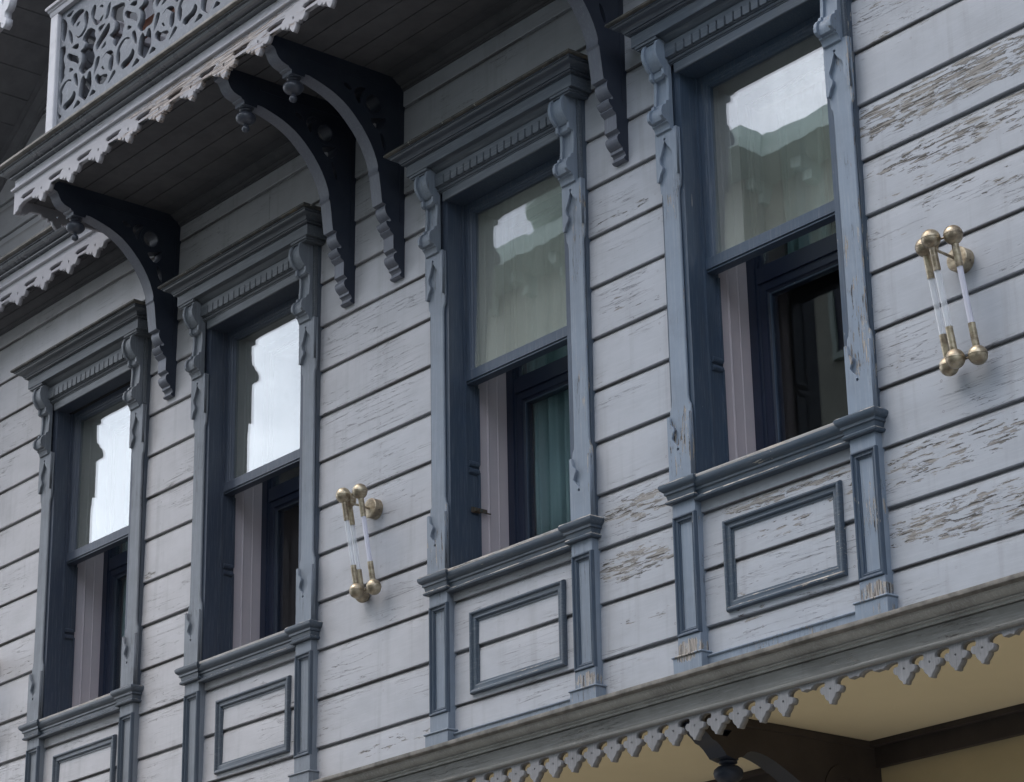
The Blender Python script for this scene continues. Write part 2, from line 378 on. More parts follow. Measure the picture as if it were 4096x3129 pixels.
def glassy(name, f0, tint=(1,1,1), film=0.0, filmc=(.5,.6,.57), col=(1,1,1)):
    t = NT(name); t.n.remove(t.b)
    out = t.n['Material Output']
    gm = t.N('ShaderNodeNewGeometry'); dt = t.N('ShaderNodeVectorMath', operation='DOT_PRODUCT'); t.L(gm.outputs['Incoming'], dt.inputs[0]); t.L(gm.outputs['Normal'], dt.inputs[1])
    g5 = t.math('POWER', t.math('SUBTRACT', 1.0, t.math('ABSOLUTE', dt.outputs['Value'])), 5.0)
    frv = t.math('ADD', f0, t.math('MULTIPLY', g5, 1 - f0))
    gl = t.N('ShaderNodeBsdfGlossy'); gl.inputs['Roughness'].default_value = .0; gl.inputs['Color'].default_value = (*col, 1)
    wv = t.noise(t.pos((3.2, 3.2, 2.2)), 1, 2, .5)
    bp = t.N('ShaderNodeBump'); t.L(wv, bp.inputs['Height']); bp.inputs['Strength'].default_value = .022; bp.inputs['Distance'].default_value = .02
    t.L(bp.outputs[0], gl.inputs['Normal'])
    tr = t.N('ShaderNodeBsdfTransparent'); tr.inputs['Color'].default_value = (*tint, 1)
    mx = t.N('ShaderNodeMixShader'); t.L(frv, mx.inputs[0]); t.L(tr.outputs[0], mx.inputs[1]); t.L(gl.outputs[0], mx.inputs[2])
    last = mx.outputs[0]
    if film:
        P = t.N('ShaderNodeNewGeometry').outputs['Position']; sx = t.N('ShaderNodeSeparateXYZ'); t.L(P, sx.inputs[0])
        dust_haze = t.math('MULTIPLY', t.math('ADD', t.math('MULTIPLY', t.noise(t.pos((3, 3, 2)), 1, 6, .7), .5), t.math('MULTIPLY', t.noise(t.pos((22, 22, .7)), 1, 3, .6), .55)), t.math('MULTIPLY', t.ss(sx.outputs[0], 3.0, 4.3, .12, 1.15), t.ss(sx.outputs[0], 5.3, 5.9, 1, .5)))  # glass dust, with the curtain's pale haze and streaks painted into it
        spk = t.ss(t.noise(t.pos((120, 120, 80)), 1, 2, .5), .70, .75)
        f = t.math('MULTIPLY', t.math('ADD', t.ss(dust_haze, .2, .8, .25, 1), t.math('MULTIPLY', spk, t.ss(sx.outputs[0], 3.0, 4.3, .1, 1.2))), film, clamp=True)
        df = t.N('ShaderNodeBsdfDiffuse'); df.inputs['Color'].default_value = (*filmc, 1)
        m2 = t.N('ShaderNodeMixShader'); t.L(f, m2.inputs[0]); t.L(last, m2.inputs[1]); t.L(df.outputs[0], m2.inputs[2]); last = m2.outputs[0]
    t.L(last, out.inputs['Surface'])
    return t.mat
M['glass'] = glassy('window_glass', .165, (.94, .97, .96), .26, (.50, .53, .47))
M['glass3'] = glassy('lower_inner_glass', .035, (.98, .99, .985), .0)
M['glass2'] = glassy('inner_glass', .10, (.95, .98, .97), .02)
M['rod'] = glassy('clear_rod', .08, (.97, .98, 1.0), .0)
rt_ = M['rod'].node_tree
lw_ = rt_.nodes.new('ShaderNodeLayerWeight'); lw_.inputs[0].default_value = .35
df_ = rt_.nodes.new('ShaderNodeBsdfDiffuse'); df_.inputs[0].default_value = (.85, .87, .9, 1)
mm_ = rt_.nodes.new('ShaderNodeMixShader'); mr_ = rt_.nodes.new('ShaderNodeMapRange'); rt_.links.new(lw_.outputs['Facing'], mr_.inputs[0]); mr_.inputs[1].default_value = .3; mr_.inputs[2].default_value = .9; mr_.inputs[3].default_value = .30; mr_.inputs[4].default_value = .95  # white diffuse towards the rim imitates the bright edges of clear glass
rt_.links.new(mr_.outputs[0], mm_.inputs[0]); rt_.links.new(rt_.nodes['Material Output'].inputs[0].links[0].from_socket, mm_.inputs[1]); rt_.links.new(df_.outputs[0], mm_.inputs[2]); rt_.links.new(mm_.outputs[0], rt_.nodes['Material Output'].inputs[0])
def fab():
    t = NT('teal_curtain')
    n = t.noise(t.pos((60, 60, 3)), 1, 4, .6)
    t.L(t.mix(n, (.12, .21, .235), (.19, .29, .31)), t.b.inputs['Base Color']); t.b.inputs['Roughness'].default_value = .9
    return t.mat
M['curtain'] = fab()
def rodwhite():
    t = NT('frosted_rod'); t.b.inputs['Base Color'].default_value = (.66, .66, .76, 1); t.b.inputs['Roughness'].default_value = .25
    return t.mat
M['frost'] = rodwhite()

# ------------------------------------------------------------------ the timber house
WX = [0.0, 1.7926, 4.0529, 5.8430]                 # left carved-leaf axis of each window
WZ = [0.008, -0.005, -0.006, 0.005]
house = empty('timber_house', (3.5, 0.0, -5.35))
HO = Vector((3.5, 0.0, -5.35))
tag(house, 'weathered blue-grey timber town house with four carved sash windows and a bracketed balcony', 'house')
def put(o):
    """parent a world-space part to the house root"""
    o.parent = house; o.matrix_parent_inverse = Matrix.Translation(-HO); return o

PITCH = 0.2645; Z0 = -0.042
YT = 0.079; YL = 0.044                     # board face: back at its top, forward at its lip
def board(mb, x0, x1, zb, zc0, zc1, top, rnd):
    """one lap board; zb lip height, clipped to zc0..zc1"""
    n = max(1, int((x1 - x0) / .45))
    a = max(zb, zc0); b = min(top, zc1)
    if b - a < .004: return
    prof = [(zb, .0435), (zb + .004, .0405), (zb + .10, .0435), (top - .050, .0455), (top - .030, .0480), (top - .020, .0560), (top - .012, .0640), (top, .0660)]
    def yy(z):
        for (z0, y0), (z1, y1) in zip(prof[:-1], prof[1:]):
            if z <= z1: return y0 + (y1 - y0) * (z - z0) / (z1 - z0)
        return prof[-1][1]
    zs = [a] + [p[0] for p in prof if a + .0005 < p[0] < b - .0005] + [b]
    m_ = len(zs) + 2; vs = []; fs = []
    for i in range(n + 1):
        x = x0 + (x1 - x0) * i / n
        wz = .0022 * sin(x * 2.3 + rnd * 9) + .0014 * sin(x * 7.1 + rnd * 5) if a == zb else 0
        wy = .0012 * sin(x * 1.7 + rnd * 13)
        for q, z in enumerate(zs): vs.append((x, yy(z) + wy, z + (wz if q < 2 else 0)))
        vs += [(x, .099, b), (x, .099, a + wz)]
    for i in range(n):
        o = i * m_; p = o + m_
        for q in range(m_):
            r = (q + 1) % m_
            fs.append((o + q, o + r, p + r, p + q))
    fs.append(tuple(range(m_))); fs.append(tuple(n * m_ + q for q in range(m_ - 1, -1, -1)))
    mb.add(vs, fs)
def siding(mb, xa, xb, k0, k1, holes, zmin, zmax, pitch=PITCH, z0=Z0):
    for k in range(k0, k1):
        zb = z0 + pitch * k; top = zb + pitch + .010
        rnd = random.random()
        cuts = [xa]
        x = xa + random.uniform(1.5, 4.5)
        while x < xb - .6:
            if k > 8: cuts.append(x)
            x += random.uniform(3.0, 5.5)
        if k == 10: cuts = [xa, 2.05]
        cuts = sorted(cuts) + [xb]
        for c0, c1 in zip(cuts[:-1], cuts[1:]):
            segs = [(c0 + .0012, c1 - .0012, max(zmin, -1e9), zmax)]
            for (hx0, hx1, hz0, hz1) in holes:
                new = []
                for (s0, s1, q0, q1) in segs:
                    if s1 <= hx0 or s0 >= hx1 or top <= hz0 or zb >= hz1 or q1 <= hz0 or q0 >= hz1: new.append((s0, s1, q0, q1)); continue
                    if s0 < hx0: new.append((s0, hx0, q0, q1))
                    if s1 > hx1: new.append((hx1, s1, q0, q1))
                    m0, m1 = max(s0, hx0), min(s1, hx1)
                    if zb < hz0: new.append((m0, m1, q0, hz0))
                    if top > hz1: new.append((m0, m1, hz1, q1))
                segs = new
            for s0, s1, q0, q1 in segs: board(mb, s0, s1, zb, q0, q1, top, rnd)
holes = [(x + .04, x + 1.066, -.2, 1.95) for x in WX] + [(x + .04, x + 1.066, -.2, 1.95) for x in (-2.26, 8.1, 9.9)]
holes = holes[:4]
mb = MB(); siding(mb, -4.0, 11.5, -4, 11, holes, -1.1, 2.80)
put(mb.build('siding_wall', M['siding'], smooth=20))
mb = MB(); siding(mb, -4.0, 11.5, 0, 22, [(2.93, 3.97, 2.0, 5.05)], 2.93, 9.0, .256, 2.943)
put(mb.build('upper_siding_wall', M['siding'], smooth=20))
# backing behind the boards, with window openings left free
mb = MB()
xs = [-4.0]
for x in WX: xs += [x + .085, x + 1.021]
xs.append(11.5)
for i in range(0, len(xs), 2): mb.box(xs[i], xs[i+1], .0995, .20, -1.12, 2.8)
for x in WX:
    mb.box(x + .085, x + 1.021, .0995, .20, -1.12, -.155); mb.box(x + .085, x + 1.021, .0995, .20, 1.885, 2.8)
mb.box(-4.0, 2.9, .0995, .2, 2.8, 9.0); mb.box(4.0, 11.5, .0995, .2, 2.8, 9.0); mb.box(2.9, 4.0, .0995, .2, 5.05, 9.0)
put(mb.build('wall_core', M['room']))

# ---- windows -----------------------------------------------------------------
def mould_prof(wd, h):
    """panel bead: raised outer fillet, ogee falling inwards"""
    return [(0, 0), (0, h*.55), (wd*.10, h*.95), (wd*.22, h), (wd*.34, h*.86), (wd*.38, h*.60), (wd*.55, h*.52), (wd*.70, h*.62), (wd*.80, h*.50), (wd*.84, h*.22), (wd, h*.18), (wd, 0)]
U0, U1 = .09, 1.016            # reveal faces
UC = .553
win = MB()                      # the casing: jambs, head and linings
for (a, b) in ((-.066, U0), (U1, 1.172)):
    # shaft with tapering chamfer: full width near the plates, slimmer between
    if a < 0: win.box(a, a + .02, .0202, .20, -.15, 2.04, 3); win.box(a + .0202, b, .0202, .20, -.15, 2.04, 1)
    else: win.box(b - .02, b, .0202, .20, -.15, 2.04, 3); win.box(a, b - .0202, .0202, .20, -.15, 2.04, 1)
win.box(U0 - .001, U1 + .001, .003, .199, 1.878, 2.04, 1)
for s in (0, 1):               # lining strips in the depth of the reveal
    xx = U0 if s == 0 else U1
    d = 1 if s == 0 else -1
    win.box(min(xx, xx + d*.010), max(xx, xx + d*.010), .124, .203, -.16, 1.878, 1)
    win.box(min(xx, xx + d*.016), max(xx, xx + d*.016), .112, .124, -.16, 1.878, 1)
    win.box(min(xx, xx + d*.020), max(xx, xx + d*.020), .190, .203, -.16, .40, 1)
    win.box(min(xx, xx + d*.020), max(xx, xx + d*.020), .190, .203, .44, .86, 1)
    # pulley stop, two small rolls
    for zz in (.40, .44):
        win.tube((xx + d*.010, .131, zz), (xx + d*.010, .195, zz), .016, 10, 1)
    # pinkish inner lining
    win.box(min(xx + d*.004, xx - d*.03), max(xx + d*.004, xx - d*.03), .2035, .40, -.16, 1.878, 2)
    win.tube((xx + d*.004, .268, -.15), (xx + d*.004, .268, 1.86), .007, 8, 2)
    win.tube((xx + d*.004, .335, -.15), (xx + d*.004, .335, 1.86), .004, 8, 2)
win.box(U0 - .03, U1 + .03, .2035, .40, 1.86, 1.92, 2)
win.box(U0 - .03, U1 + .03, .03, .42, -.20, -.155, 2)
window = win.build('window', [M['trim'], M['reveal'], M['pink'], M['side']], smooth=30)
window.parent = house
WIN = []
def wpart(mb, name, mats, smooth=False, bevel=0, parent=None):
    o = mb.build(name, mats, parent or window, smooth, bevel); return o
# shafts between the carved plates
SH = [(-.064, 1.352), (-.060, 1.30), (-.050, 1.285), (-.046, 1.26), (-.046, .25), (-.050, .22), (-.060, .205), (-.064, .17)]
def shaft(cx, flip):
    r = [(.0795, .17), (.0765, .205), (.066, .222), (.062, .25), (.062, 1.26), (.066, 1.285), (.0765, 1.30), (.0795, 1.352)]
    p = SH + [(.0795, .17)][:0] + r
    pts = [(-.064, 1.60)] + SH + [(-.064, -.15), (.0795, -.15)] + r + [(.0795, 1.60)]
    if flip: pts = [(.0155 - x, z) for x, z in pts]
    return [(cx + x, z) for x, z in pts]
for cx in (0.0, 1.106):
    flat('pilaster', [shaft(cx - (.0155 if cx else 0) * 0, False)], .0155, lambda u, v, t: (u, .0045 + .0155 - t, v), M['trim'], window, edge=.006)
# carved plates: ogee leaf cut out of a thin board
LEAF_T = [(-.064, 1.60), (.0795, 1.60), (.0795, 1.352), (.066, 1.362), (.058, 1.40), (.050, 1.428), (.047, 1.445), (.050, 1.468), (.040, 1.495), (.018, 1.518), (.0045, 1.540), (.002, 1.548),
          (-.002, 1.548), (-.0045, 1.540), (-.022, 1.495), (-.038, 1.465), (-.036, 1.440), (-.020, 1.418), (-.024, 1.400), (-.038, 1.385), (-.046, 1.360), (-.050, 1.350), (-.064, 1.352)]
def arc_hole(cx, cz): return circ(cx, cz, .0075, 12)
LB = [(-.064, -.15), (-.064, .168), (-.052, .170), (-.044, .130), (-.026, .112), (-.018, .100), (-.030, .078), (-.038, .060), (-.026, .040), (-.006, .024), (-.002, .010),
      (.002, .010), (.010, .026), (.036, .044), (.048, .066), (.040, .085), (.044, .100), (.058, .120), (.066, .160), (.0795, .165), (.0795, -.15)]
for cx in (0.0, 1.106):
    for shp, hz in ((LEAF_T, 1.556), (LB, 0.0)):
        flat('carved_plate', [[(cx + x, z) for x, z in shp], arc_hole(cx, hz)], .0170, lambda u, v, t: (u, -.0128 + .0170 - t, v), M['trim'], window, edge=.001)
# corbels
CH = [(.0, 2.050), (-.07, 2.050), (-.084, 2.042), (-.094, 2.022), (-.099, 1.99), (-.096, 1.968), (-.090, 1.951), (-.073, 1.925), (-.058, 1.910), (-.050, 1.908), (-.050, 1.876), (-.040, 1.867), (-.026, 1.866), (-.022, 1.858),
      (-.021, 1.815), (-.024, 1.775), (-.027, 1.738), (-.042, 1.733), (-.045, 1.716), (-.062, 1.706), (-.073, 1.690), (-.078, 1.668), (-.074, 1.648), (-.060, 1.636), (-.044, 1.632), (-.043, 1.622)]
BASE = [(-.043, 1.622), (-.034, 1.618), (-.026, 1.604), (-.024, 1.592), (-.014, 1.588), (.0, 1.588)]
def core(p): return [(min(y + .014, 0), z) if z > 1.64 else (y + .004, z) for y, z in p]
def yz_prism(mb, prof, x0, x1, mi=0):
    mb.add([(x0, y, z) for y, z in prof] + [(x1, y, z) for y, z in prof],
           [tuple(range(len(prof)))] + [tuple(range(2*len(prof)-1, len(prof)-1, -1))] +
           [(i, (i+1) % len(prof), len(prof) + (i+1) % len(prof), len(prof) + i) for i in range(len(prof))], mi)
def dense(p, n=1):
    return p
for cx in (0.004, 1.102):
    c = MB(); 
    ch = CH + [(.0, 1.622)]
    yz_prism(c, ch, cx - .052, cx - .034); yz_prism(c, ch, cx + .034, cx + .052)
    yz_prism(c, core(CH) + [(.0, 1.622)], cx - .034, cx + .034)
    yz_prism(c, BASE + [(.0, 1.622)], cx - .052, cx + .052)
    o = wpart(c, 'corbel', [M['trimdark'] if 'trimdark' in M else M['trim']], smooth=28, bevel=.0012)
# head: frieze, dentils, lintel
h = MB()
h.box(U0 - .03, U1 + .03, -.004, .004, 1.9575, 2.0655)
h.plan([(.047, .0), (1.059, .0)], [(0, 2.030), (.020, 2.030), (.028, 2.038), (.040, 2.046), (.050, 2.058), (.056, 2.0655), (0, 2.0655)])
h.plan([(.052, .0), (1.054, .0)], [(0, 1.928), (.012, 1.928), (.012, 1.934), (.020, 1.936), (.024, 1.942), (.020, 1.948), (.016, 1.950), (.026, 1.953), (.026, 1.957), (0, 1.957)])
frieze = wpart(h, 'frieze', [M['head']], smooth=30)
h = MB(); h.plan([(.082, .0), (1.024, .0)], [(0, 1.876), (.004, 1.876), (.008, 1.880), (.010, 1.926), (.006, 1.9275), (0, 1.9275)])
wpart(h, 'lintel', [M['head']], smooth=30, bevel=.002)
sl_ = [[(.056, 1.958), (.056, 2.030), (1.050, 2.030), (1.050, 1.958)]]
ol = [(1.050, 2.030), (.056, 2.030), (.056, 1.958)]
for k in range(17):
    xk = .1315 + .0558 * k - .0558 * .5 + .0279
    if xk > 1.04: break
    ol += [(xk - .0065, 1.958), (xk - .0065, 2.000), (xk - .0042, 2.006), (xk, 2.0085), (xk + .0042, 2.006), (xk + .0065, 2.000), (xk + .0065, 1.958)]
ol += [(1.050, 1.958)]
flat('dentil_strip', [ol], .032, lambda u, v, t: (u, -.0385 + .032 - t, v), M['head'], window)
# cornice over the window
c = MB()
prof = [(-.09, 2.0655), (.0, 2.0655), (.0, 2.1265), (-.09, 2.1265)]
prof2 = [(-.09, 2.1275), (.004, 2.1275), (.004, 2.1325), (.014, 2.133), (.020, 2.136), (.020, 2.141), (.015, 2.144), (.024, 2.1445), (.026, 2.150), (.032, 2.158), (.042, 2.164), (.054, 2.167), (.062, 2.172), (.065, 2.180), (.073, 2.1805), (.073, 2.1865), (-.09, 2.1865)]
XE = .672
pth = [(UC - XE, .044), (UC - XE, -.092), (UC + XE, -.092), (UC + XE, .044)]
c.plan(pth, prof); c.plan(pth, prof2, 1)
cornice = wpart(c, 'cornice', [M['head'], M['crownblue']], smooth=22)
c = MB(); c.plan(pth, [(-.09, 2.1885), (.083, 2.1885), (.088, 2.192), (.089, 2.200), (.085, 2.206), (.0, 2.210), (-.09, 2.212)])
c.box(UC - XE, UC + XE, -.092, .044, 2.19, 2.212)
lidc = wpart(c, 'cornice_lip', [M['stain']], smooth=40, parent=window)
c = MB()
for a, b in ((-.100, .050), (1.056, 1.206)):
    c = MB(); c.box(a, b, -.088, .045, 2.0505, 2.0652)
    c.box(a + .006, b - .006, -.080, .045, 2.042, 2.0503)
    if a < 0: c.box(-.0645, .0, .0, .0195, 1.61, 2.0425)
    else: c.box(1.106, 1.1705, .0, .0195, 1.61, 2.0425)
    wpart(c, 'bed_block', [M['head']], bevel=.0015)
# sash
s = MB()
SP = [(0, 0), (0, .045), (.030, .045), (.032, .040), (.040, .038), (.044, .032), (.052, .030), (.056, .022), (.060, .020), (.060, 0)]
s.rect(U0 + .0105, U1 - .0105, .880, 1.8775, .170, SP)
sash = wpart(s, 'sash', [M['reveal']], smooth=30)
s = MB(); s.box(U0 + .012, U1 - .012, .118, .1245, .8795, .935); s.box(U0 + .012, U1 - .012, .1248, .178, .868, .8792)
wpart(s, 'sash_rail', [M['reveal']], bevel=.0015)
g = MB(); g.box(U0 + .062 - UC, U1 - .062 - UC, -.004, .004, -.445, .445)
pn = wpart(g, 'pane', [M['glass']]); pn.location = (UC, .158, 1.379)
# inner casement
s = MB()
s.rect(U0 + .005, U1 - .005, -.154, 1.8595, .470, [(0, 0), (0, .075), (.050, .075), (.052, .066), (.060, .064), (.060, 0)])
s.rect(U0 + .066, U1 - .066, -.093, .860, .470, [(0, 0), (0, .060), (.040, .060), (.044, .050), (.056, .044), (.060, .036), (.060, 0)])
s.rect(U0 + .066, U1 - .066, .9405, 1.7985, .470, [(0, 0), (0, .052), (.014, .052), (.018, .040), (.018, 0)])
s.box(U0 + .066, U1 - .066, .400, .47, .8605, .940)
s.tube((U0 + .0665, .4085, -.09), (U0 + .0665, .4085, .86), .003, 8)
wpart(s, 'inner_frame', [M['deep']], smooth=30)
g = MB(); g.box(U0 + .127, U1 - .127, .436, .442, -.032, .799); wpart(g, 'inner_pane', [M['glass3']])
g = MB(); g.box(U0 + .085, U1 - .085, .436, .442, .960, 1.780); wpart(g, 'inner_pane', [M['glass2']])
# thin teal gasket edge on the inner glass
g = MB(); g.rect(U0 + .121, U1 - .121, -.038, .805, .4335, [(0, 0), (0, .010), (.006, .010), (.006, 0)])
wpart(g, 'glazing_bead', [M['gasket'] if 'gasket' in M else M['reveal']])
# room behind
r = MB()
r.box(U0 - .04, U0 - .0305, .4705, 2.4, -.6, 2.3); r.box(U1 + .0305, U1 + .04, .4705, 2.4, -.6, 2.3); r.box(U0 - .04, U1 + .04, 2.4, 2.42, -.6, 2.3)
r.box(U0 - .04, U1 + .04, .4705, 2.4, -.61, -.6); r.box(U0 - .04, U1 + .04, .4705, 2.4, 2.3, 2.31)
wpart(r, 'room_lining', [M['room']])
# sill with its caps
s = MB()
CAP = [(-.05, -.247), (.016, -.247), (.022, -.243), (.024, -.236), (.018, -.229), (.014, -.226), (.018, -.206), (.026, -.202), (.026, -.190), (.032, -.186), (.040, -.178), (.044, -.168), (.044, -.158), (.038, -.151), (.020, -.1485), (-.05, -.1485)]
for a, b in ((-.065, .079), (1.027, 1.171)):
    s.plan([(a, .046), (a, .0), (b, .0), (b, .046)], [(o, z) for o, z in CAP])
MID = [(-.03, -.262), (.004, -.262), (.010, -.258), (.012, -.250), (.006, -.243), (.002, -.240), (.004, -.222), (.012, -.217), (.012, -.207), (.020, -.202), (.030, -.190), (.034, -.176), (.0335, -.1685), (-.03, -.1685)]
s.plan([(.0792, .006), (1.0268, .006)], MID)
sill = wpart(s, 'sill', [M['mould']], smooth=24)
s = MB(); s.plan([(.0795, .006), (1.0265, .006)], [(-.10, -.168), (.0335, -.168), (.033, -.160), (.029, -.153), (.020, -.1485), (.0, -.146), (-.10, -.142)])
wpart(s, 'sill_nosing', [M['cream']], smooth=40)
# pedestal pilasters under the caps
for a, b in ((-.065, .079), (1.027, 1.171)):
    p = MB()
    p.box(a, b, .014, .07, -1.10, -.2475)
    p.box(a, b, .0, .0138, -.307, -.2476); p.box(a, b, .0, .0138, -.955, -.866)
    p.box(a - .018, b + .018, -.018, .060, -1.10, -.962)
    p.plan([(a - .018, .046), (a - .018, -.018), (b + .018, -.018), (b + .018, .046)], [(-.03, -.9618), (.004, -.9618), (.007, -.957), (.004, -.952), (-.017, -.9505), (-.03, -.9505)])
    ped = wpart(p, 'pedestal', [M['trim']], smooth=30, bevel=.001)
    q = MB(); q.rect(a, b, -.8655, -.3075, .0138, mould_prof(.034, .022)); wpart(q, 'pedestal_moulding', [M['mouldz']], smooth=30)
q = MB(); q.rect(.220, .931, -.806, -.389, .0445, mould_prof(.056, .026)); wpart(q, 'panel_moulding', [M['mould']], smooth=30)
q = MB(); q.plan([(.098, .0), (1.008, .0)], [(-.07, -1.10), (-.022, -1.10), (-.022, -.985), (-.016, -.982), (-.014, -.977), (-.020, -.972), (-.032, -.968), (-.07, -.968)])
wpart(q, 'base_strip', [M['mould2'] if 'mould2' in M else M['trim']], smooth=30)
# copies
wins = [window]
window.location = (0, 0, 0)
for i in range(1, 4):
    wins.append(copy_tree(window, house))
for i, o in enumerate(wins):
    o.parent = house; o.matrix_parent_inverse = Matrix.Translation(-HO); o.location = (WX[i], 0, WZ[i])
    for c_ in o.children:
        if c_.name.startswith('pane.') or c_.name == 'pane': c_.rotation_euler.x = (0, 0, -.034, -.034)[i]     # the old sashes lean a little
# iron latch on the third window's lining
lt = MB(); lt.box(.1105, .116, .135, .190, .176, .206)
lt.tube((.118, .150, .191), (.118, .176, .191), .012, 10); lt.box(.112, .118, .190, .235, .184, .205); lt.box(.112, .118, .235, .262, .184, .190)
lo_ = lt.build('latch', [M['latch']], wins[2], bevel=.001)

# ---- lower belt cornice -------------------------------------------------------
XA, XB = -4.0, 11.5
b = MB()
b.plan([(XA, 0), (XB, 0)], [(-.06, -1.20), (0, -1.20), (0, -1.1305), (-.06, -1.1305)])
b.plan([(XA, 0), (XB, 0)], [(-.06, -1.127), (.012, -1.127), (.014, -1.1155), (.021, -1.115), (.026, -1.112), (.026, -1.107), (.020, -1.105), (.030, -1.1045), (.044, -1.100), (.058, -1.092), (.067, -1.083), (.068, -1.0795), (.075, -1.079), (.075, -1.0775), (-.06, -1.0775)], 1)
belt = put(b.build('belt_cornice', [M['belt'], M['beltcrown']], smooth=22))
b = MB(); n = 90
vs = []; fs = []
LP = [(-.07, -1.0770), (.088, -1.0770), (.0985, -1.0705), (.100, -1.062), (.097, -1.052), (.082, -1.0475), (-.07, -1.035)]
pts = [(XA + (XB - XA) * i / n, 0.003 * sin(i * 1.9) * .5) for i in range(n + 1)]
b.plan(pts, LP); o = b.build('cornice_lip', [M['dirtlip']], belt, smooth=40); 
def sub(o, p):
    o.parent = p; o.matrix_parent_inverse = Matrix.Identity(4); return o
b = MB(); b.plan([(XA, 0), (XB, 0)], [(-.045, -1.222), (.006, -1.222), (.014, -1.219), (.018, -1.212), (.018, -1.207), (.012, -1.2005), (-.045, -1.2005)])
o = b.build('bead', [M['belt']], belt, smooth=40)
# lace board with its broken teeth
TOOTH = [(5.285,-1.233),(5.289,-1.243),(5.284,-1.255),(5.270,-1.253),(5.261,-1.260),(5.259,-1.271),(5.266,-1.283),(5.281,-1.288),(5.284,-1.299),(5.291,-1.310),(5.303,-1.318),(5.308,-1.330),(5.320,-1.330),(5.324,-1.318),(5.336,-1.308),(5.344,-1.298),(5.347,-1.288),(5.362,-1.288),(5.371,-1.281),(5.374,-1.270),(5.368,-1.260),(5.357,-1.257),(5.351,-1.262),(5.345,-1.252),(5.348,-1.240),(5.358,-1.231),(5.376,-1.2265),(5.397,-1.2265),(5.412,-1.230)]
HX = 5.316; PT = .1353
missing = {9, 11, 12, 17, 24, 25, -12}
outl = []; hl = []
k0, k1 = -30, 45
outl.append((HX + PT * k0 - .05, -1.2225))
for k in range(k0, k1):
    dx = PT * k
    if k in missing:
        j = random.uniform(-.003, .003)
        outl += [(5.285 + dx, -1.237), (5.290 + dx, -1.246 + j), (5.325 + dx, -1.243), (5.342 + dx, -1.248 + j), (5.350 + dx, -1.240), (5.360 + dx, -1.235), (5.376 + dx, -1.231), (5.397 + dx, -1.231), (5.412 + dx, -1.234)]
    else:
        outl += [(x + dx, z + random.uniform(-.0008, .0008)) for x, z in TOOTH]
        hl.append(circ(HX + dx, -1.268, .0052, 10))
outl.append((HX + PT * (k1 - 1) + .08, -1.2225))
o = flat('lace_trim', [outl] + hl, .034, lambda u, v, t: (u, .0005 + .034 - t, v), M['lace'], belt)
# ---- ground floor: recessed ochre wall and soffit
g = MB(); g.box(XA, XB, .035, 1.20, -1.195, -1.18); g.box(XA, XB, .046, .0995, -1.18, -1.10)
put(g.build('jetty_soffit', [M['ochre']]))
g = MB(); g.box(XA, XB, 1.18, 1.40, -5.35, -1.196)
put(g.build('ground_floor_wall', [M['plaster']]))
g = MB(); g.box(XA, XB, 1.145, 1.1795, -1.315, -1.1955); g.box(XA, XB, 1.11, 1.1448, -1.222, -1.1955)
put(g.build('soffit_trim', [M['brown']], bevel=.003))

# ---- balcony --------------------------------------------------------------------
BX0, BX1 = 1.056, 5.875
YF = -.885; YB = -.20
# the belt at first-floor level runs along the wall and breaks forward round the balcony
plan_f = [(XA, YB), (BX0, YB), (BX0, YF), (BX1, YF), (BX1, YB), (XB, YB)]
bal = MB()
bal.box(BX0 + .03, BX1 - .03, YF + .03, .0, 2.80, 2.97); bal.box(XA, BX0 + .02, YB + .03, .0, 2.80, 2.97); bal.box(BX1 - .02, XB, YB + .03, .0, 2.80, 2.97)
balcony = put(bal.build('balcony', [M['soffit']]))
def bpart(o): return sub(o, balcony)
sf = MB()
yy = [-.845, -.775, -.641, -.507, -.369, -.231, -.098]
for a, b_ in zip(yy[:-1], yy[1:]):
    sf.box(BX0 + .035, BX1 - .035, a + .004, b_ - .002, 2.762, 2.7995)
sf.box(BX0 + .035, BX1 - .035, -.84, .04, 2.774, 2.7992)
sf.box(XA, BX0 + .03, YB + .035, -.098, 2.765, 2.799); sf.box(BX1 - .03, XB, YB + .035, -.098, 2.765, 2.799)
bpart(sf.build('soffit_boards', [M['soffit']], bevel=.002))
cm = MB()
cm.plan([(XA, .06), (XB, .06)], [(-.02, 2.694), (.024, 2.694), (.026, 2.706), (.034, 2.708), (.040, 2.718), (.040, 2.724), (.052, 2.727), (.066, 2.734), (.080, 2.748), (.092, 2.752), (.094, 2.760), (.160, 2.761), (.160, 2.7735), (-.02, 2.7735)])
bpart(cm.build('wall_moulding', [M['soffit']], smooth=30))
fa = MB()
fa.plan(plan_f, [(-.03, 2.842), (.0, 2.842), (.0, 2.896), (-.03, 2.896)])
bpart(fa.build('fascia', [M['fascia']], smooth=30))
fa = MB(); fa.plan(plan_f, [(-.03, 2.8205), (.008, 2.8205), (.016, 2.823), (.019, 2.829), (.018, 2.835), (.010, 2.8415), (-.03, 2.8415)])
bpart(fa.build('bead', [M['fascia']], smooth=50))
fa = MB()
fa.plan(plan_f, [(-.03, 2.899), (.008, 2.899), (.018, 2.901), (.025, 2.906), (.026, 2.912), (.020, 2.916), (.031, 2.9165), (.031, 2.920), (.040, 2.9205), (.053, 2.923), (.064, 2.930), (.070, 2.940), (.070, 2.949), (.080, 2.9495), (.080, 2.957), (-.03, 2.957)])
bpart(fa.build('crown_moulding', [M['crown']], smooth=24))
fa = MB(); fa.plan(plan_f, [(-.10, 2.962), (.092, 2.962), (.100, 2.966), (.101, 2.975), (.097, 2.984), (.02, 2.989), (-.10, 2.992)])
bpart(fa.build('deck_edge', [M['dirtlip']], smooth=40))
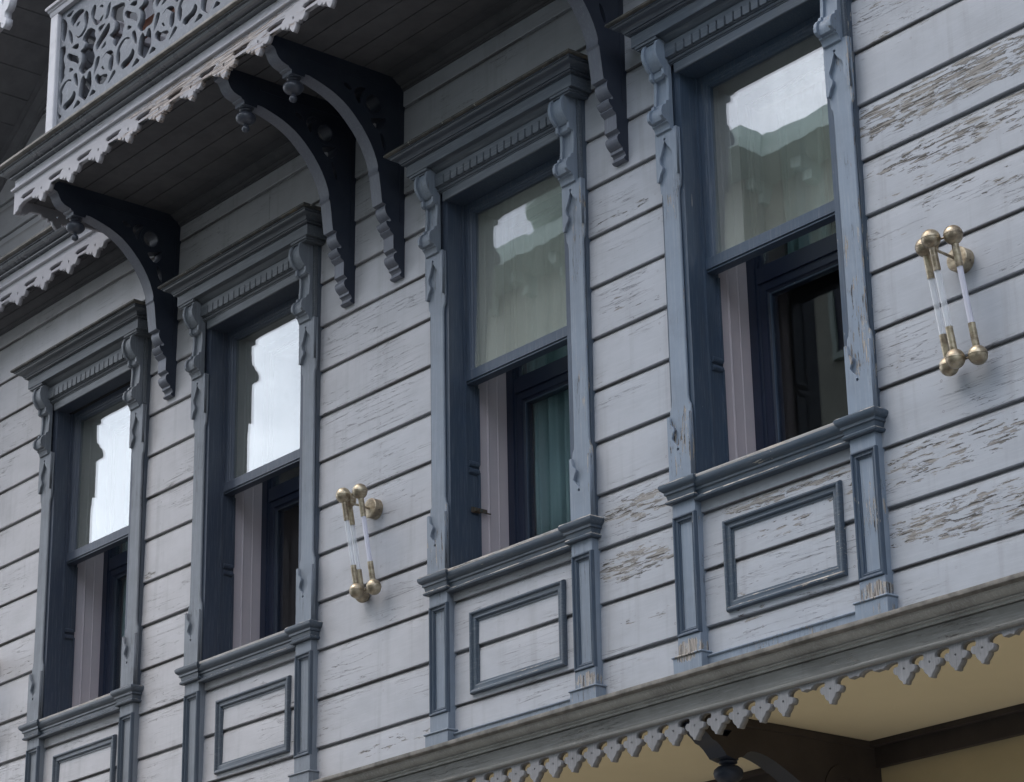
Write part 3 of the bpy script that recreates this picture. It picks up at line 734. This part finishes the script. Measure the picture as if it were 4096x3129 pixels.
# lace boards
UP = [(2.149,2.720),(2.2595,2.718),(2.258,2.706),(2.272,2.696),(2.289,2.694),(2.304,2.702),(2.308,2.680),(2.324,2.684),(2.336,2.696),(2.340,2.672),(2.352,2.656),(2.369,2.641),(2.383,2.654),(2.393,2.674),(2.398,2.692),(2.414,2.678),(2.420,2.695),(2.440,2.682),(2.460,2.688),(2.470,2.702),(2.474,2.712)]
SLOT = [(2.119,2.754),(2.137,2.766),(2.197,2.767),(2.259,2.766),(2.289,2.760),(2.290,2.754),(2.270,2.748),(2.260,2.736),(2.205,2.735),(2.149,2.735),(2.136,2.742)]
def lace(x0, x1, hx, end0=True, end1=True, skip=()):
    """outline between x0 and x1; hx = x of one flower hole"""
    P = .3273; out = [(x0, 2.8203)]; hs = []
    k0 = math.ceil((x0 - hx) / P - .35); k1 = math.floor((x1 - hx) / P + .35)
    k0 = int(math.ceil((x0 + .21 - hx) / P)); k1 = int(math.floor((x1 - .115 - hx) / P))
    bot = []
    for k in range(k0, k1 + 1):
        dx = hx + P * k - 2.3665
        if k == k0: bot += [(x0, 2.672), (x0 + .010, 2.668), (x0 + .03, 2.684), (x0 + .036, 2.676), (x0 + .054, 2.690), (x0 + .06, 2.704), (x0 + .085, 2.712)] if end0 else [(x0, 2.72)]
        bot += [(x + dx, z) for x, z in UP if x + dx > x0 + .09]
        hs.append(circ(hx + P * k, 2.7255, .0085, 12, .011))
        s_ = [(x + dx, z) for x, z in SLOT]
        if min(p[0] for p in s_) > x0 + .03: hs.append(s_)
    if end1:
        dx = hx + P * (k1 + 1) - 2.3665
        s_ = [(x + dx, z) for x, z in SLOT]
        if max(p[0] for p in s_) < x1 - .02: hs.append(s_)
        bot += [(x1 - .085, 2.718), (x1 - .06, 2.704), (x1 - .054, 2.690), (x1 - .036, 2.676), (x1 - .03, 2.684), (x1 - .01, 2.668), (x1, 2.672)]
    else: bot += [(x1, 2.718)]
    bot = [p for i, p in enumerate(bot) if i == 0 or p[0] >= bot[i-1][0] - .03]
    out = [(x1, 2.8203), (x0, 2.8203)] + bot
    return [out] + hs
def plate_y(yf, th): return lambda u, v, t: (u, yf + th - t, v)
o = flat('lace_trim', lace(BX0, BX1, 2.3665), .028, plate_y(YF, .028), M['blace'], balcony)
o = flat('lace_trim', lace(XA, BX0 - .002, .854, False, False), .028, plate_y(YB, .028), M['blace'], balcony)
o = flat('lace_trim', lace(BX1 + .002, XB, 6.2, False, False), .028, plate_y(YB, .028), M['blace'], balcony)
for xs_, sg in ((BX0, 1), (BX1, -1)):
    f = (lambda u, v, t: (xs_ + t, u, v)) if sg == 1 else (lambda u, v, t: (xs_ - t, u, v))
    flat('lace_trim', lace(YF + .0285, YB - .001, -.60, True, False), .028, f, M['blace'], balcony)
# balustrade panel traced as one period of scrollwork
HOL = [[[1.322,3.965],[1.422,3.967],[1.37,3.932]],[[1.391,3.888],[1.414,3.85],[1.444,3.868],[1.49,3.888],[1.533,3.896],[1.535,3.911],[1.5,3.933],[1.445,3.935],[1.398,3.92]],[[1.564,3.89],[1.539,3.866],[1.546,3.816],[1.557,3.803],[1.553,3.778],[1.527,3.761],[1.494,3.75],[1.451,3.783],[1.477,3.752],[1.508,3.738],[1.542,3.739],[1.58,3.765],[1.596,3.817],[1.59,3.863]],[[1.454,3.828],[1.465,3.855],[1.506,3.847],[1.49,3.838],[1.478,3.826]],[[1.37,3.849],[1.363,3.813],[1.377,3.763],[1.404,3.728],[1.42,3.745],[1.408,3.801]],[[1.495,3.701],[1.488,3.663],[1.413,3.7],[1.443,3.711]],[[1.616,3.746],[1.538,3.702],[1.579,3.661],[1.564,3.636],[1.524,3.634],[1.547,3.601],[1.547,3.554],[1.516,3.524],[1.543,3.478],[1.591,3.466],[1.617,3.478],[1.664,3.474],[1.681,3.505],[1.692,3.531],[1.665,3.581],[1.673,3.609],[1.697,3.637],[1.675,3.67],[1.686,3.696]],[[1.381,3.681],[1.362,3.664],[1.374,3.635],[1.439,3.6],[1.493,3.553],[1.501,3.585],[1.485,3.615],[1.435,3.644]],[[1.4,3.575],[1.451,3.538],[1.389,3.539]],[[1.484,3.505],[1.447,3.499],[1.466,3.433],[1.503,3.397],[1.506,3.44]],[[1.573,3.445],[1.547,3.431],[1.528,3.339],[1.536,3.324],[1.596,3.274],[1.619,3.286],[1.668,3.335],[1.654,3.433],[1.632,3.447],[1.617,3.432],[1.606,3.408],[1.594,3.415],[1.583,3.437]],[[1.386,3.494],[1.345,3.495],[1.306,3.476],[1.28,3.425],[1.287,3.375],[1.308,3.342],[1.326,3.367],[1.328,3.42],[1.316,3.441],[1.341,3.466],[1.373,3.487],[1.416,3.466],[1.415,3.478]],[[1.456,3.391],[1.482,3.357],[1.468,3.324],[1.43,3.302],[1.376,3.296],[1.355,3.305],[1.34,3.323],[1.352,3.345],[1.412,3.351],[1.438,3.364]],[[1.513,3.308],[1.55,3.27],[1.46,3.264],[1.485,3.287]],[[1.686,3.31],[1.732,3.27],[1.65,3.272],[1.665,3.286]],[[1.671,3.888],[1.643,3.867],[1.632,3.829],[1.66,3.77],[1.689,3.742],[1.723,3.734],[1.762,3.749],[1.773,3.777],[1.747,3.771],[1.728,3.756],[1.7,3.776],[1.672,3.796],[1.683,3.826],[1.694,3.86]],[[1.861,3.829],[1.83,3.812],[1.818,3.79],[1.814,3.757],[1.796,3.736],[1.832,3.729],[1.853,3.763]],[[1.811,3.702],[1.751,3.711],[1.726,3.702],[1.738,3.666],[1.773,3.682]],[[1.845,3.683],[1.82,3.677],[1.75,3.634],[1.713,3.607],[1.712,3.573],[1.724,3.554],[1.767,3.584],[1.843,3.62],[1.857,3.657]],[[1.817,3.582],[1.761,3.539],[1.823,3.545]],[[2.01,3.747],[1.911,3.764],[1.888,3.766],[1.876,3.706],[1.925,3.662],[1.922,3.609],[1.864,3.6],[1.913,3.56],[1.906,3.525],[1.944,3.493],[1.974,3.518],[2.011,3.54],[2.009,3.572],[2.027,3.594],[2.004,3.646],[2.001,3.69],[2.025,3.714]],[[1.879,3.488],[1.833,3.494],[1.783,3.466],[1.821,3.48],[1.834,3.487],[1.854,3.47],[1.882,3.447],[1.864,3.42],[1.862,3.372],[1.883,3.344],[1.911,3.363],[1.916,3.421],[1.91,3.462]],[[1.757,3.5],[1.72,3.508],[1.704,3.469],[1.693,3.397],[1.714,3.418],[1.744,3.452]],[[1.746,3.39],[1.717,3.375],[1.72,3.343],[1.762,3.311],[1.809,3.295],[1.852,3.319],[1.844,3.345],[1.804,3.358],[1.771,3.36]],[[1.929,3.336],[1.904,3.32],[1.862,3.271],[1.894,3.279],[1.953,3.311]],[[1.803,3.416],[1.78,3.418],[1.792,3.392],[1.834,3.387],[1.811,3.393]],[[1.775,3.84],[1.747,3.856],[1.728,3.845],[1.755,3.837],[1.763,3.818]]]
PER = .6735
EDGE = [[(1.272, 3.968), (1.314, 3.943), (1.346, 3.898), (1.343, 3.845), (1.32, 3.786), (1.296, 3.79), (1.270, 3.824)],
        [(1.268, 3.765), (1.302, 3.760), (1.334, 3.752), (1.340, 3.705), (1.318, 3.68), (1.322, 3.648), (1.345, 3.600), (1.330, 3.574), (1.342, 3.538), (1.303, 3.508), (1.268, 3.49)],
        [(1.268, 3.335), (1.286, 3.305), (1.334, 3.266), (1.270, 3.266)]]
def panel_outlines(n0, n1, xa, xb, zlo=3.02, zhi=4.0, base=0.0):
    out = [[(xa, zlo), (xb, zlo), (xb, zhi), (xa, zhi)]]
    for k in range(n0, n1):
        for h_ in HOL:
            hh = [(x + PER * k + base, z) for x, z in h_]
            xs2 = [p[0] for p in hh]
            if min(xs2) < xa + .012 or max(xs2) > xb - .012: continue
            cx_ = sum(p[0] for p in hh) / len(hh); cz_ = sum(p[1] for p in hh) / len(hh)
            out.append(smoothpoly([(cx_ + (x - cx_) * 1.13, cz_ + (z - cz_) * 1.09) for x, z in hh], 1))
    if xa < 1.3 and xa > 1: out += [smoothpoly(q, 1) for q in EDGE]
    return out
YP = -.74
o = flat('balustrade_panel', panel_outlines(0, 3, 1.262, 3.31), .036, plate_y(YP, .036), M['rail'], balcony)
o = flat('balustrade_panel', panel_outlines(3, 6, 3.315, 5.66), .036, plate_y(YP, .036), M['rail'], balcony)
for xs_ in (1.20, 5.715):
    flat('balustrade_panel', panel_outlines(0, 1, .0, .68, base=-1.31 + .02), .036, lambda u, v, t: (xs_ + t, -.70 + u, v), M['rail'], balcony)
HR = [(-.045, 4.003), (.045, 4.003), (.048, 4.010), (.052, 4.030), (.060, 4.036), (.060, 4.046), (.072, 4.052), (.074, 4.066), (.066, 4.078), (.0, 4.090), (-.066, 4.078), (-.074, 4.066), (-.060, 4.046), (-.052, 4.03), (-.048, 4.01)]
hr = MB(); hr.plan([(1.222, .04), (1.222, -.722), (5.733, -.722), (5.733, .04)], HR)
bpart(hr.build('handrail', [M['fascia']], smooth=30))
br = MB(); br.box(1.262, 5.66, -.752, -.690, 2.994, 3.0195)
bpart(br.build('bottom_rail', [M['fascia']], bevel=.003))
for px_ in (1.176, 3.31 - .03, 5.67):
    p_ = MB()
    wd = .088
    y0p = -.768 if px_ != 3.28 else -.70
    p_.box(px_, px_ + wd, y0p, y0p + wd, 2.993, 4.0025)
    bpart(p_.build('post', [M['post']], bevel=.008))
# ---- brackets under the balcony
BO = [(.05, 1.582), (.05, 2.700), (-.03, 2.7615), (-.846, 2.7615), (-.846, 2.700), (-.822, 2.692), (-.811, 2.678), (-.803, 2.658), (-.790, 2.638), (-.770, 2.622), (-.745, 2.613), (-.724, 2.608), (-.722, 2.600), (-.706, 2.594), (-.704, 2.574), (-.622, 2.574), (-.618, 2.592), (-.590, 2.592),
      (-.566, 2.586), (-.530, 2.577), (-.492, 2.566), (-.450, 2.552), (-.412, 2.535), (-.370, 2.513), (-.331, 2.485), (-.300, 2.458), (-.276, 2.434), (-.240, 2.396), (-.208, 2.353), (-.182, 2.312), (-.160, 2.268), (-.142, 2.222), (-.134, 2.190), (-.136, 2.165), (-.128, 2.155), (-.118, 2.08), (-.108, 1.998), (-.105, 1.985), (-.080, 1.981),
      (-.085, 1.968), (-.086, 1.952), (-.080, 1.932), (-.066, 1.914), (-.052, 1.903), (-.048, 1.893), (-.056, 1.886), (-.074, 1.886), (-.079, 1.879), (-.074, 1.864), (-.064, 1.852), (-.053, 1.845), (-.056, 1.838), (-.048, 1.828), (-.036, 1.821), (-.031, 1.814), (-.031, 1.737), (-.012, 1.724), (-.010, 1.716), (-.022, 1.708), (-.029, 1.694), (-.029, 1.682), (-.021, 1.666), (-.006, 1.652), (.003, 1.647), (.003, 1.632), (.016, 1.626), (.022, 1.614), (.021, 1.603), (.013, 1.598), (.010, 1.590), (.022, 1.582)]
BH = [circ(-.166, 2.558, .050, 22, .050),
      smoothpoly([(-.300,2.590),(-.275,2.626),(-.240,2.638),(-.214,2.634),(-.236,2.606),(-.252,2.575),(-.256,2.540),(-.262,2.528),(-.275,2.545)], 1),
      smoothpoly([(-.190,2.462),(-.165,2.430),(-.137,2.410),(-.118,2.412),(-.092,2.440),(-.080,2.475),(-.082,2.500),(-.118,2.484),(-.155,2.476)], 1),
      smoothpoly([(-.119,2.399),(-.098,2.384),(-.080,2.345),(-.078,2.300),(-.085,2.290),(-.104,2.325),(-.116,2.365)], 1),
      smoothpoly([(-.372,2.622),(-.350,2.632),(-.318,2.618),(-.306,2.600),(-.330,2.592),(-.355,2.603)], 1)]
def bracket(xc):
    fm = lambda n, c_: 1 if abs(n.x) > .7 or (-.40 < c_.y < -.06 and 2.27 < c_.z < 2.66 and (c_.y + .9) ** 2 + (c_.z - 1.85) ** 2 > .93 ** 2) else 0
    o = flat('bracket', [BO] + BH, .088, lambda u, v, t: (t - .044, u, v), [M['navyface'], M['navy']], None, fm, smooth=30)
    # raised ribs that frame the tracery, as in the carved originals
    return o
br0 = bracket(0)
rb = MB()
rb.box(.044, .0475, .010, .020, 1.9, 2.62)
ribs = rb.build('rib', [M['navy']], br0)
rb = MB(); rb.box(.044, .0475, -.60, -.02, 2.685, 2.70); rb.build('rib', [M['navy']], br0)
for xx in (-.048, .044):
    rg = MB()
    pr = [(.054, 0), (.054, .004), (.072, .004), (.072, 0)]
    n_ = 28
    for i in range(n_):
        a0, a1 = 2*pi*i/n_, 2*pi*(i+1)/n_
        vs = []
        for a in (a0, a1):
            for r_ in (.054, .073):
                for dx in (0, .004): vs.append((xx + dx, -.166 + r_*cos(a), 2.558 + r_*sin(a)))
        rg.add(vs, [(0,1,5,4),(2,3,7,6),(0,2,6,4),(1,3,7,5)])
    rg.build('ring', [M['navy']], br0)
PEND = [(0, 2.430), (.010, 2.431), (.019, 2.438), (.022, 2.449), (.020, 2.459), (.012, 2.468), (.009, 2.472), (.013, 2.477), (.028, 2.481), (.044, 2.490), (.054, 2.503), (.057, 2.516), (.053, 2.530), (.040, 2.541), (.026, 2.545), (.024, 2.549), (.034, 2.553), (.036, 2.559), (.028, 2.563), (.040, 2.567), (.040, 2.5745), (0, 2.5745)]
pm = MB(); pm.lathe(PEND, (0, -.663, 0), 28); pm.build('pendant', [M['pend']], br0, smooth=50)
BRX = [1.421, 3.240, 3.692, 5.490]
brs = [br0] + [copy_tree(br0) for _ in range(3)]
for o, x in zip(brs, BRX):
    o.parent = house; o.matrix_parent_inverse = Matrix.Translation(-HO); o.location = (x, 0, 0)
# ---- bracket under the jetty
LO = [(1.18, -2.35), (1.18, -1.196), (.036, -1.196), (.036, -1.262), (.062, -1.285), (.085, -1.300), (.104, -1.316), (.126, -1.322), (.150, -1.338), (.170, -1.358), (.187, -1.376), (.236, -1.387), (.290, -1.369), (.311, -1.350), (.335, -1.341), (.365, -1.339), (.402, -1.343), (.440, -1.352), (.486, -1.367),
      (.560, -1.400), (.641, -1.441), (.720, -1.492), (.800, -1.556), (.870, -1.628), (.930, -1.712), (.985, -1.810), (1.030, -1.925), (1.062, -2.04), (1.085, -2.16), (1.10, -2.30), (1.13, -2.35)]
LH = [[(.12, -1.262), (.165, -1.292), (.195, -1.292), (.225, -1.262)]]
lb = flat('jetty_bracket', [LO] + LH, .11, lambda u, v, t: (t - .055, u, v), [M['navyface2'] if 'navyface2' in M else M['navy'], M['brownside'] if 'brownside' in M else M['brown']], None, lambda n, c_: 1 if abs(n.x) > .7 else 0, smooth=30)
lb.parent = house; lb.matrix_parent_inverse = Matrix.Translation(-HO); lb.location = (5.806, 0, 0)
rb = MB(); rb.box(-.062, .062, .03, 1.14, -1.232, -1.1962)
rb.build('bracket_cap', [M['brown']], lb, bevel=.003)
pm = MB()
pm.lathe([(r * 1.18, (z - 2.5745) * 1.18 - 1.372) for r, z in PEND], (0, .245, 0), 28); pm.build('pendant', [M['navyface2'] if 'navyface2' in M else M['navy']], lb, smooth=50)
for xx in (-.0625, .0555):
    rg = MB()
    n_ = 28
    for i in range(n_):
        a0, a1 = 2*pi*i/n_, 2*pi*(i+1)/n_
        vs = []
        for a in (a0, a1):
            for r_ in (.075, .13):
                for dx in (0, .007): vs.append((xx + dx, .92 + r_*cos(a), -1.46 + r_*sin(a)))
        rg.add(vs, [(0,1,5,4),(2,3,7,6),(0,2,6,4),(1,3,7,5)])
    rg.build('ring', [M['brown']], lb)
# ---- gable roof over the balcony
SL = .70
def zr(x): return 4.30 + SL * (x + .37)
XP = 3.4655
r = MB()
for sgn in (1, -1):
    n_ = 46; st = (XP + 4.6) / n_
    for i in range(n_):
        xa_ = -4.6 + st * i + .004; xb_ = -4.6 + st * (i + 1) - .004
        X = (lambda q: q) if sgn == 1 else (lambda q: 2 * XP - q)
        za, zb_ = zr(xa_), zr(xb_)
        vs = [(X(xa_), -.93, za), (X(xb_), -.93, zb_), (X(xb_), .06, zb_), (X(xa_), .06, za), (X(xa_), -.93, za + .03), (X(xb_), -.93, zb_ + .03), (X(xb_), .06, zb_ + .03), (X(xa_), .06, za + .03)]
        r.add(vs, [(0,3,2,1),(4,5,6,7),(0,1,5,4),(1,2,6,5),(2,3,7,6),(3,0,4,7)])
put(r.build('raked_soffit', [M['soffit2'] if 'soffit2' in M else M['soffit']], bevel=.0))
r = MB()
for sgn in (1, -1):
    X = (lambda q: q) if sgn == 1 else (lambda q: 2 * XP - q)
    for (y0_, y1_, d0, d1) in ((-.95, .3, .031, .12), (-.99, -.94, -.16, .12)):
        vs = []
        for x in (-4.6, XP):
            for y in (y0_, y1_):
                for d in (d0, d1): vs.append((X(x), y, zr(x) + d))
        r.add(vs, [(0,1,3,2),(4,6,7,5),(0,2,6,4),(1,5,7,3),(0,4,5,1),(2,3,7,6)])
roof = put(r.build('gable_roof', [M['fascia']]))
r = MB()
k_ = math.sqrt(1 + SL*SL)
mp = [(0.0, 0.0), (.0, -.095), (.018, -.095), (.018, -.075), (.030, -.070), (.034, -.050), (.050, -.040), (.060, -.028), (.078, -.022), (.080, -.008), (.11, -.006), (.11, 0)]
for sgn in (1, -1):
    X = (lambda q: q) if sgn == 1 else (lambda q: 2 * XP - q)
    vs = []; fs = []; n_ = len(mp)
    for x in (-4.6, XP):
        for o_, d in mp: vs.append((X(x), .046 - o_, zr(x) + d - .002))
    for q in range(n_): fs.append((q, (q+1) % n_, n_ + (q+1) % n_, n_ + q))
    r.add(vs, fs)
put(r.build('rake_moulding', [M['soffit2'] if 'soffit2' in M else M['soffit']], smooth=30))
# carved fret hanging from the gable eave
FR = [(.25, 5.05), (.25, 4.30), (.40, 4.22), (.52, 4.13), (.60, 4.16), (.66, 4.08), (.762, 4.110), (.778, 4.102), (.773, 4.075), (.797, 4.054), (.811, 4.056), (.835, 4.072), (.835, 4.088), (.838, 4.111), (.822, 4.118), (.816, 4.130), (.822, 4.165), (.850, 4.172), (.872, 4.20), (.880, 4.235), (.86, 4.27), (.83, 4.30), (.85, 4.40), (.86, 5.2)]
FH = [smoothpoly([(.782,4.205),(.795,4.245),(.782,4.30),(.765,4.26)],1), smoothpoly([(.60,4.25),(.70,4.20),(.745,4.17),(.74,4.25),(.66,4.33)],1), smoothpoly([(.35,4.35),(.50,4.27),(.55,4.38),(.42,4.48)],1), smoothpoly([(.60,4.45),(.78,4.38),(.80,4.6),(.66,4.7)],1), circ(.796,4.086,.006,10)]
o = flat('gable_fretwork', [FR] + FH, .05, plate_y(-.90, .05), M['post'], None); put(o)
# balcony door and pilaster on the upper wall
d = MB(); d.box(2.93, 3.97, .06, .14, 2.98, 5.05, 0); d.rect(2.90, 4.00, 2.98, 5.10, .046, [(0, 0), (0, .05), (.09, .05), (.09, 0)], 1)
for x0_, x1_ in ((2.99, 3.43), (3.47, 3.91)): d.rect(x0_, x1_, 3.08, 4.2, .06, [(0, 0), (0, .02), (.05, .02), (.05, 0)], 1)
put(d.build('balcony_door', [M['fascia'], M['trim']]))
d = MB(); d.box(.80, 1.03, .0, .05, 2.993, 5.0); put(d.build('wall_pilaster', [M['fascia']], bevel=.004))

# ------------------------------------------------------------------ things on and in the house
# curtains
def curtain(name, xa, xb, y, za, zb, label, amp=.035, nf=5, ph=0):
    mb = MB(); n = nf * 14; vs = []; fs = []
    for i in range(n + 1):
        t_ = i / n; x = xa + (xb - xa) * t_
        yv = y + amp * sin(2*pi*nf*t_ + ph) + amp * .35 * sin(2*pi*nf*2.7*t_ + 1 + ph)
        for q in range(5):
            f = q / 4; vs.append((x + .008 * sin(i*.7 + q*1.3), yv * (1) + .004 * sin(q*2 + i*.3), za + (zb - za) * f))
    for i in range(n):
        for q in range(4): fs.append((i*5+q, (i+1)*5+q, (i+1)*5+q+1, i*5+q+1))
    mb.add(vs, fs)
    o = mb.build(name, [M['curtain']], None, smooth=True)
    so_ = o.modifiers.new('thick', 'SOLIDIFY'); so_.thickness = .002
    me = o.data
    c = Vector(((xa + xb) / 2, y, zb)); 
    for v in me.vertices: v.co -= c
    o.location = c
    tag(o, label, 'curtain', 'curtains behind the window glass')
    return o
for i, lab in ((0, 'teal curtain behind the window farthest left, seen through its lower opening'),
               (2, 'pale teal curtain hanging in folds inside the window with the iron latch'),
               (3, 'curtain gathered at the left side behind the rightmost window, above its dark opening')):
    x = WX[i]
    if i == 3: curtain('curtain', x + .20, x + .50, .56, .93, 1.84, lab, .03, 4)
    elif i == 2: curtain('curtain', x + .13, x + .98, .505, -.14, 1.84, lab, .022, 7)
    else: curtain('curtain', x + .13, x + .60, .505, -.14, 1.84, lab, .022, 4)
# wall lamps
def wall_lamp(loc, offs2, label, group='brass wall lamps on the siding'):
    root = empty('wall_lamp', loc)
    tag(root, label, 'wall lamp', group)
    def P(mb, name, mat, smooth=35, bevel=0, parent=root): return mb.build(name, [mat], parent, smooth, bevel)
    T = Matrix.Rotation(radians(90), 3, 'X')       # z axis -> -y
    m = MB(); m.lathe([(0, 0), (.054, 0), (.054, .047), (.051, .050), (.047, .0505), (0, .0505)], (0, .0, 0), 36, 0, T)
    plate = P(m, 'wall_plate', M['brass'])
    m = MB(); m.tube((.046, -.025, -.018), (.0545, -.025, -.018), .003, 8)
    m.build('screw', [M['latch']], plate)
    m = MB(); m.tube((0, -.05, -.002), (0, -.168, .004), .0062, 12); P(m, 'arm', M['brass'])
    axis = Vector((0, .090, -.502)).normalized()
    top = Vector((0, -.166, .050)); 
    offs = [Vector((a, b, 0)) for a, b in offs2]
    hub = MB()
    for o_ in offs: hub.tube(top + Vector((0, 0, 0)), top + o_, .005, 8)
    L = .51
    for o_ in offs: hub.tube(top + axis * L, top + axis * L + o_, .005, 8)
    P(hub, 'link_bars', M['brass'])
    m = MB(); m.tube((0, -.166, .004), top, .0062, 10); P(m, 'stem', M['brass'])
    Q = (-axis).to_track_quat('Z', 'Y').to_matrix()
    R_ = .0405
    for i, o_ in enumerate(offs):
        for end in (0, 1):
            c0 = top + o_ + axis * (L if end else 0)
            sgn = -1 if end else 1
            m = MB()
            n1 = 14
            # two half shells with a seam
            up = [(R_ * cos(a), R_ * sin(a)) for a in [pi/2 * q / 9 for q in range(10)]]
            m.lathe([(R_ * .985, 0.0012)] + [(r_, z_ + .0008) for r_, z_ in up], c0, 28)
            m.lathe([(R_ * .97, -.0012)] + [(r_ * .99, -z_ - .0008) for r_, z_ in up], c0, 28)
            P(m, 'ball', M['brass'], 60)
            d = axis * sgn
            m = MB(); m.tube(c0 + d * .030, c0 + d * .135, .0155, 18); P(m, 'sleeve', M['brass'])
        a_ = top + o_ + axis * .134; b_ = top + o_ + axis * (L - .134)
        m = MB(); m.tube(a_, b_, .0125, 16); P(m, 'rod', M['frost'] if i == 1 else M['rod'])
    return root
wall_lamp((3.488, .045, .342), ((-.034, -.028), (.072, .002), (-.082, .042)), 'brass three-rod wall lamp between the second and third windows')
wall_lamp((7.526, .045, .362), ((-.005, -.027), (.078, .014), (-.078, .018)), 'brass three-rod wall lamp right of the rightmost window')
wall_lamp((-.607, .045, .337), ((-.034, -.028), (.072, .002), (-.082, .042)), 'brass wall lamp left of the leftmost window, only its round plate edge in view')
# bench and chair on the balcony
bn = empty('bench', (2.30, -.35, 2.99)); tag(bn, 'red-brown wooden bench behind the carved balcony rail', 'bench')
m = MB(); m.box(-.55, .60, -.20, .16, .42, .46); m.build('seat', [M['wood']], bn, bevel=.004)
m = MB(); m.box(-.55, .60, -.235, -.205, .60, .70); m.box(-.55, -.50, -.235, -.205, .46, .60); m.box(.55, .60, -.235, -.205, .46, .60); m.build('armrest', [M['wood']], bn, bevel=.004)
for lx in (-.5, .52):
    for ly in (-.17, .12):
        m = MB(); m.box(lx, lx + .05, ly, ly + .05, 0, .42); m.build('leg', [M['wood']], bn, bevel=.004)
ch = empty('garden_chair', (2.62, -.28, 2.99)); ch.location = (3.05, -.36, 2.99); tag(ch, 'white openwork metal chair on the balcony', 'chair')
m = MB(); m.lathe([(0, .43), (.19, .43), (.2, .44), (.19, .45), (0, .45)], (0, 0, 0), 24); m.build('seat', [M['white']], ch, smooth=True)
m = MB()
for i in range(9):
    zz = .50 + i * .05; a = .19 * math.sqrt(max(.05, 1 - ((i - 3) / 7) ** 2))
    m.tube((-a, .17, zz), (0, .19, zz + .02), .007, 8); m.tube((0, .19, zz + .02), (a, .17, zz), .007, 8)
m.tube((-.19, .17, .44), (-.17, .18, .92), .009, 8); m.tube((.19, .17, .44), (.17, .18, .92), .009, 8)
m.build('backrest', [M['white']], ch, smooth=True)
for a in (45, 135, 225, 315):
    m = MB(); m.tube((.12*cos(radians(a)), .12*sin(radians(a)), .43), (.19*cos(radians(a)), .19*sin(radians(a)), 0), .009, 8); m.build('leg', [M['white']], ch, smooth=True)

# ------------------------------------------------------------------ street and the houses across it
g = MB(); g.add([(-300, -300, -5.35), (300, -300, -5.35), (300, 300, -5.35), (-300, 300, -5.35)], [(0, 1, 2, 3)])
tag(g.build('street', [M['asphalt']]), kind='structure')
g = MB(); g.box(-30, 40, -1.6, 1.18, -5.346, -5.22); tag(g.build('pavement', [M['paving']], bevel=.01), kind='structure')
def far_house(name, x0, x1, y0, y1, h, label, wing=None, chimney=None, wallm='hwall', floors=4, pit=0.0):
    root = empty(name, ((x0 + x1) / 2, (y0 + y1) / 2, -5.35)); tag(root, label, 'house')
    inv = Matrix.Translation(-Vector(root.location))
    def P(mb, nm, mats, par=root, bevel=0):
        o = mb.build(nm, mats, par, False, bevel)
        if par is root: o.matrix_parent_inverse = inv
        return o
    m = MB(); m.box(x0, x1, y0, y1, -5.35, h)
    if wing: m.box(wing[0], wing[1], y1, y1 + wing[2], -5.35, h)
    P(m, 'wall', [M[wallm]])
    m = MB(); m.box(x0 - .6, x1 + .6, y0 - .6, y1 + .7, h, h + .14); m.box(x0 - .5, x1 + .5, y0 - .5, y1 + .55, h + .141, h + .42)
    if wing: m.box(wing[0] - .6, wing[1] + .6, y1 + .701, y1 + wing[2] + .7, h, h + .14); m.box(wing[0] - .5, wing[1] + .5, y1 + .551, y1 + wing[2] + .55, h + .141, h + .42)
    rf = P(m, 'eave', [M['heave']])
    bk = MB(); bk.box(-.06, .06, 0, .40, -.16, -.002); bk.box(-.06, .06, 0, .18, -.30, -.161)
    bme = None
    if wing:
        for q in range(int((x1 - x0) / .9)):
            cx = x0 + .45 + q * .9; yf = y1 + (wing[2] if cx < wing[1] - .1 else 0) + .002
            if bme is None: ob = bk.build('eave_bracket', [M['heave']], root); bme = ob
            else: ob = bme.copy(); COL.objects.link(ob); ob.parent = root
            ob.location = Vector((cx, yf, h)) - Vector(root.location)
    if chimney:
        cx, cy = chimney
        m = MB(); m.lathe([(0, h + .4), (.75, h + .42), (.8, h + .62), (1.0, h + .68), (1.3, h + .85), (1.32, h + .95), (1.2, h + 1.02), (0, h + 1.07)], (cx, cy, 0), 28); P(m, 'chimney', [M['heave']])
    for f_ in range(1, int((h + 5.35) / 3.1) + 1):
        m = MB(); zc = -5.35 + f_ * 3.1
        m.box(x0 - .05, x1 + .05, y1 + .001, y1 + .12, zc - .09, zc + .09)
        if wing: m.box(wing[0] - .05, wing[1] + .05, y1 + wing[2] + .001, y1 + wing[2] + .12, zc - .09, zc + .09)
        P(m, 'string_course', [M['heave']])
    nx = int((x1 - x0) / 2.2); fl = int((h + 5.35) / 3.1)
    for f_ in range(fl):
        for i in range(nx):
            cx = x0 + (i + .5) * (x1 - x0) / nx; zz = -5.35 + 1.0 + f_ * 3.1
            yf = y1
            if wing and wing[0] - .3 < cx < wing[1] + .3: yf = y1 + wing[2]
            m = MB(); m.rect(cx - .55, cx + .55, zz, zz + 1.6, yf, [(0, 0), (0, -.06), (.09, -.06), (.09, 0)]); 
            o = P(m, 'window', [M['heave']])
            m = MB(); m.box(cx - .47, cx + .47, yf + .004, yf + .012, zz + .08, zz + 1.52); m.build('pane', [M['deep']], o)
    return root
far_house('town_house', -15.0, 9.0, -24, -14.5, 12.03, 'pale green plaster house with wide eaves across the street', wing=(-15.0, -8.3, .45), chimney=(-11.7, -14.7))
far_house('town_house', 30, 42, -12.5, 9.0, 6.0, 'unseen plaster house added beyond the right end of the facade to block sky light')  # out-of-view house added to hold back sky light on right-facing sides
far_house('town_house', 9.8, 24, -26, -14.5, 8.0, 'lower plaster house across the street, right of the pale green one')
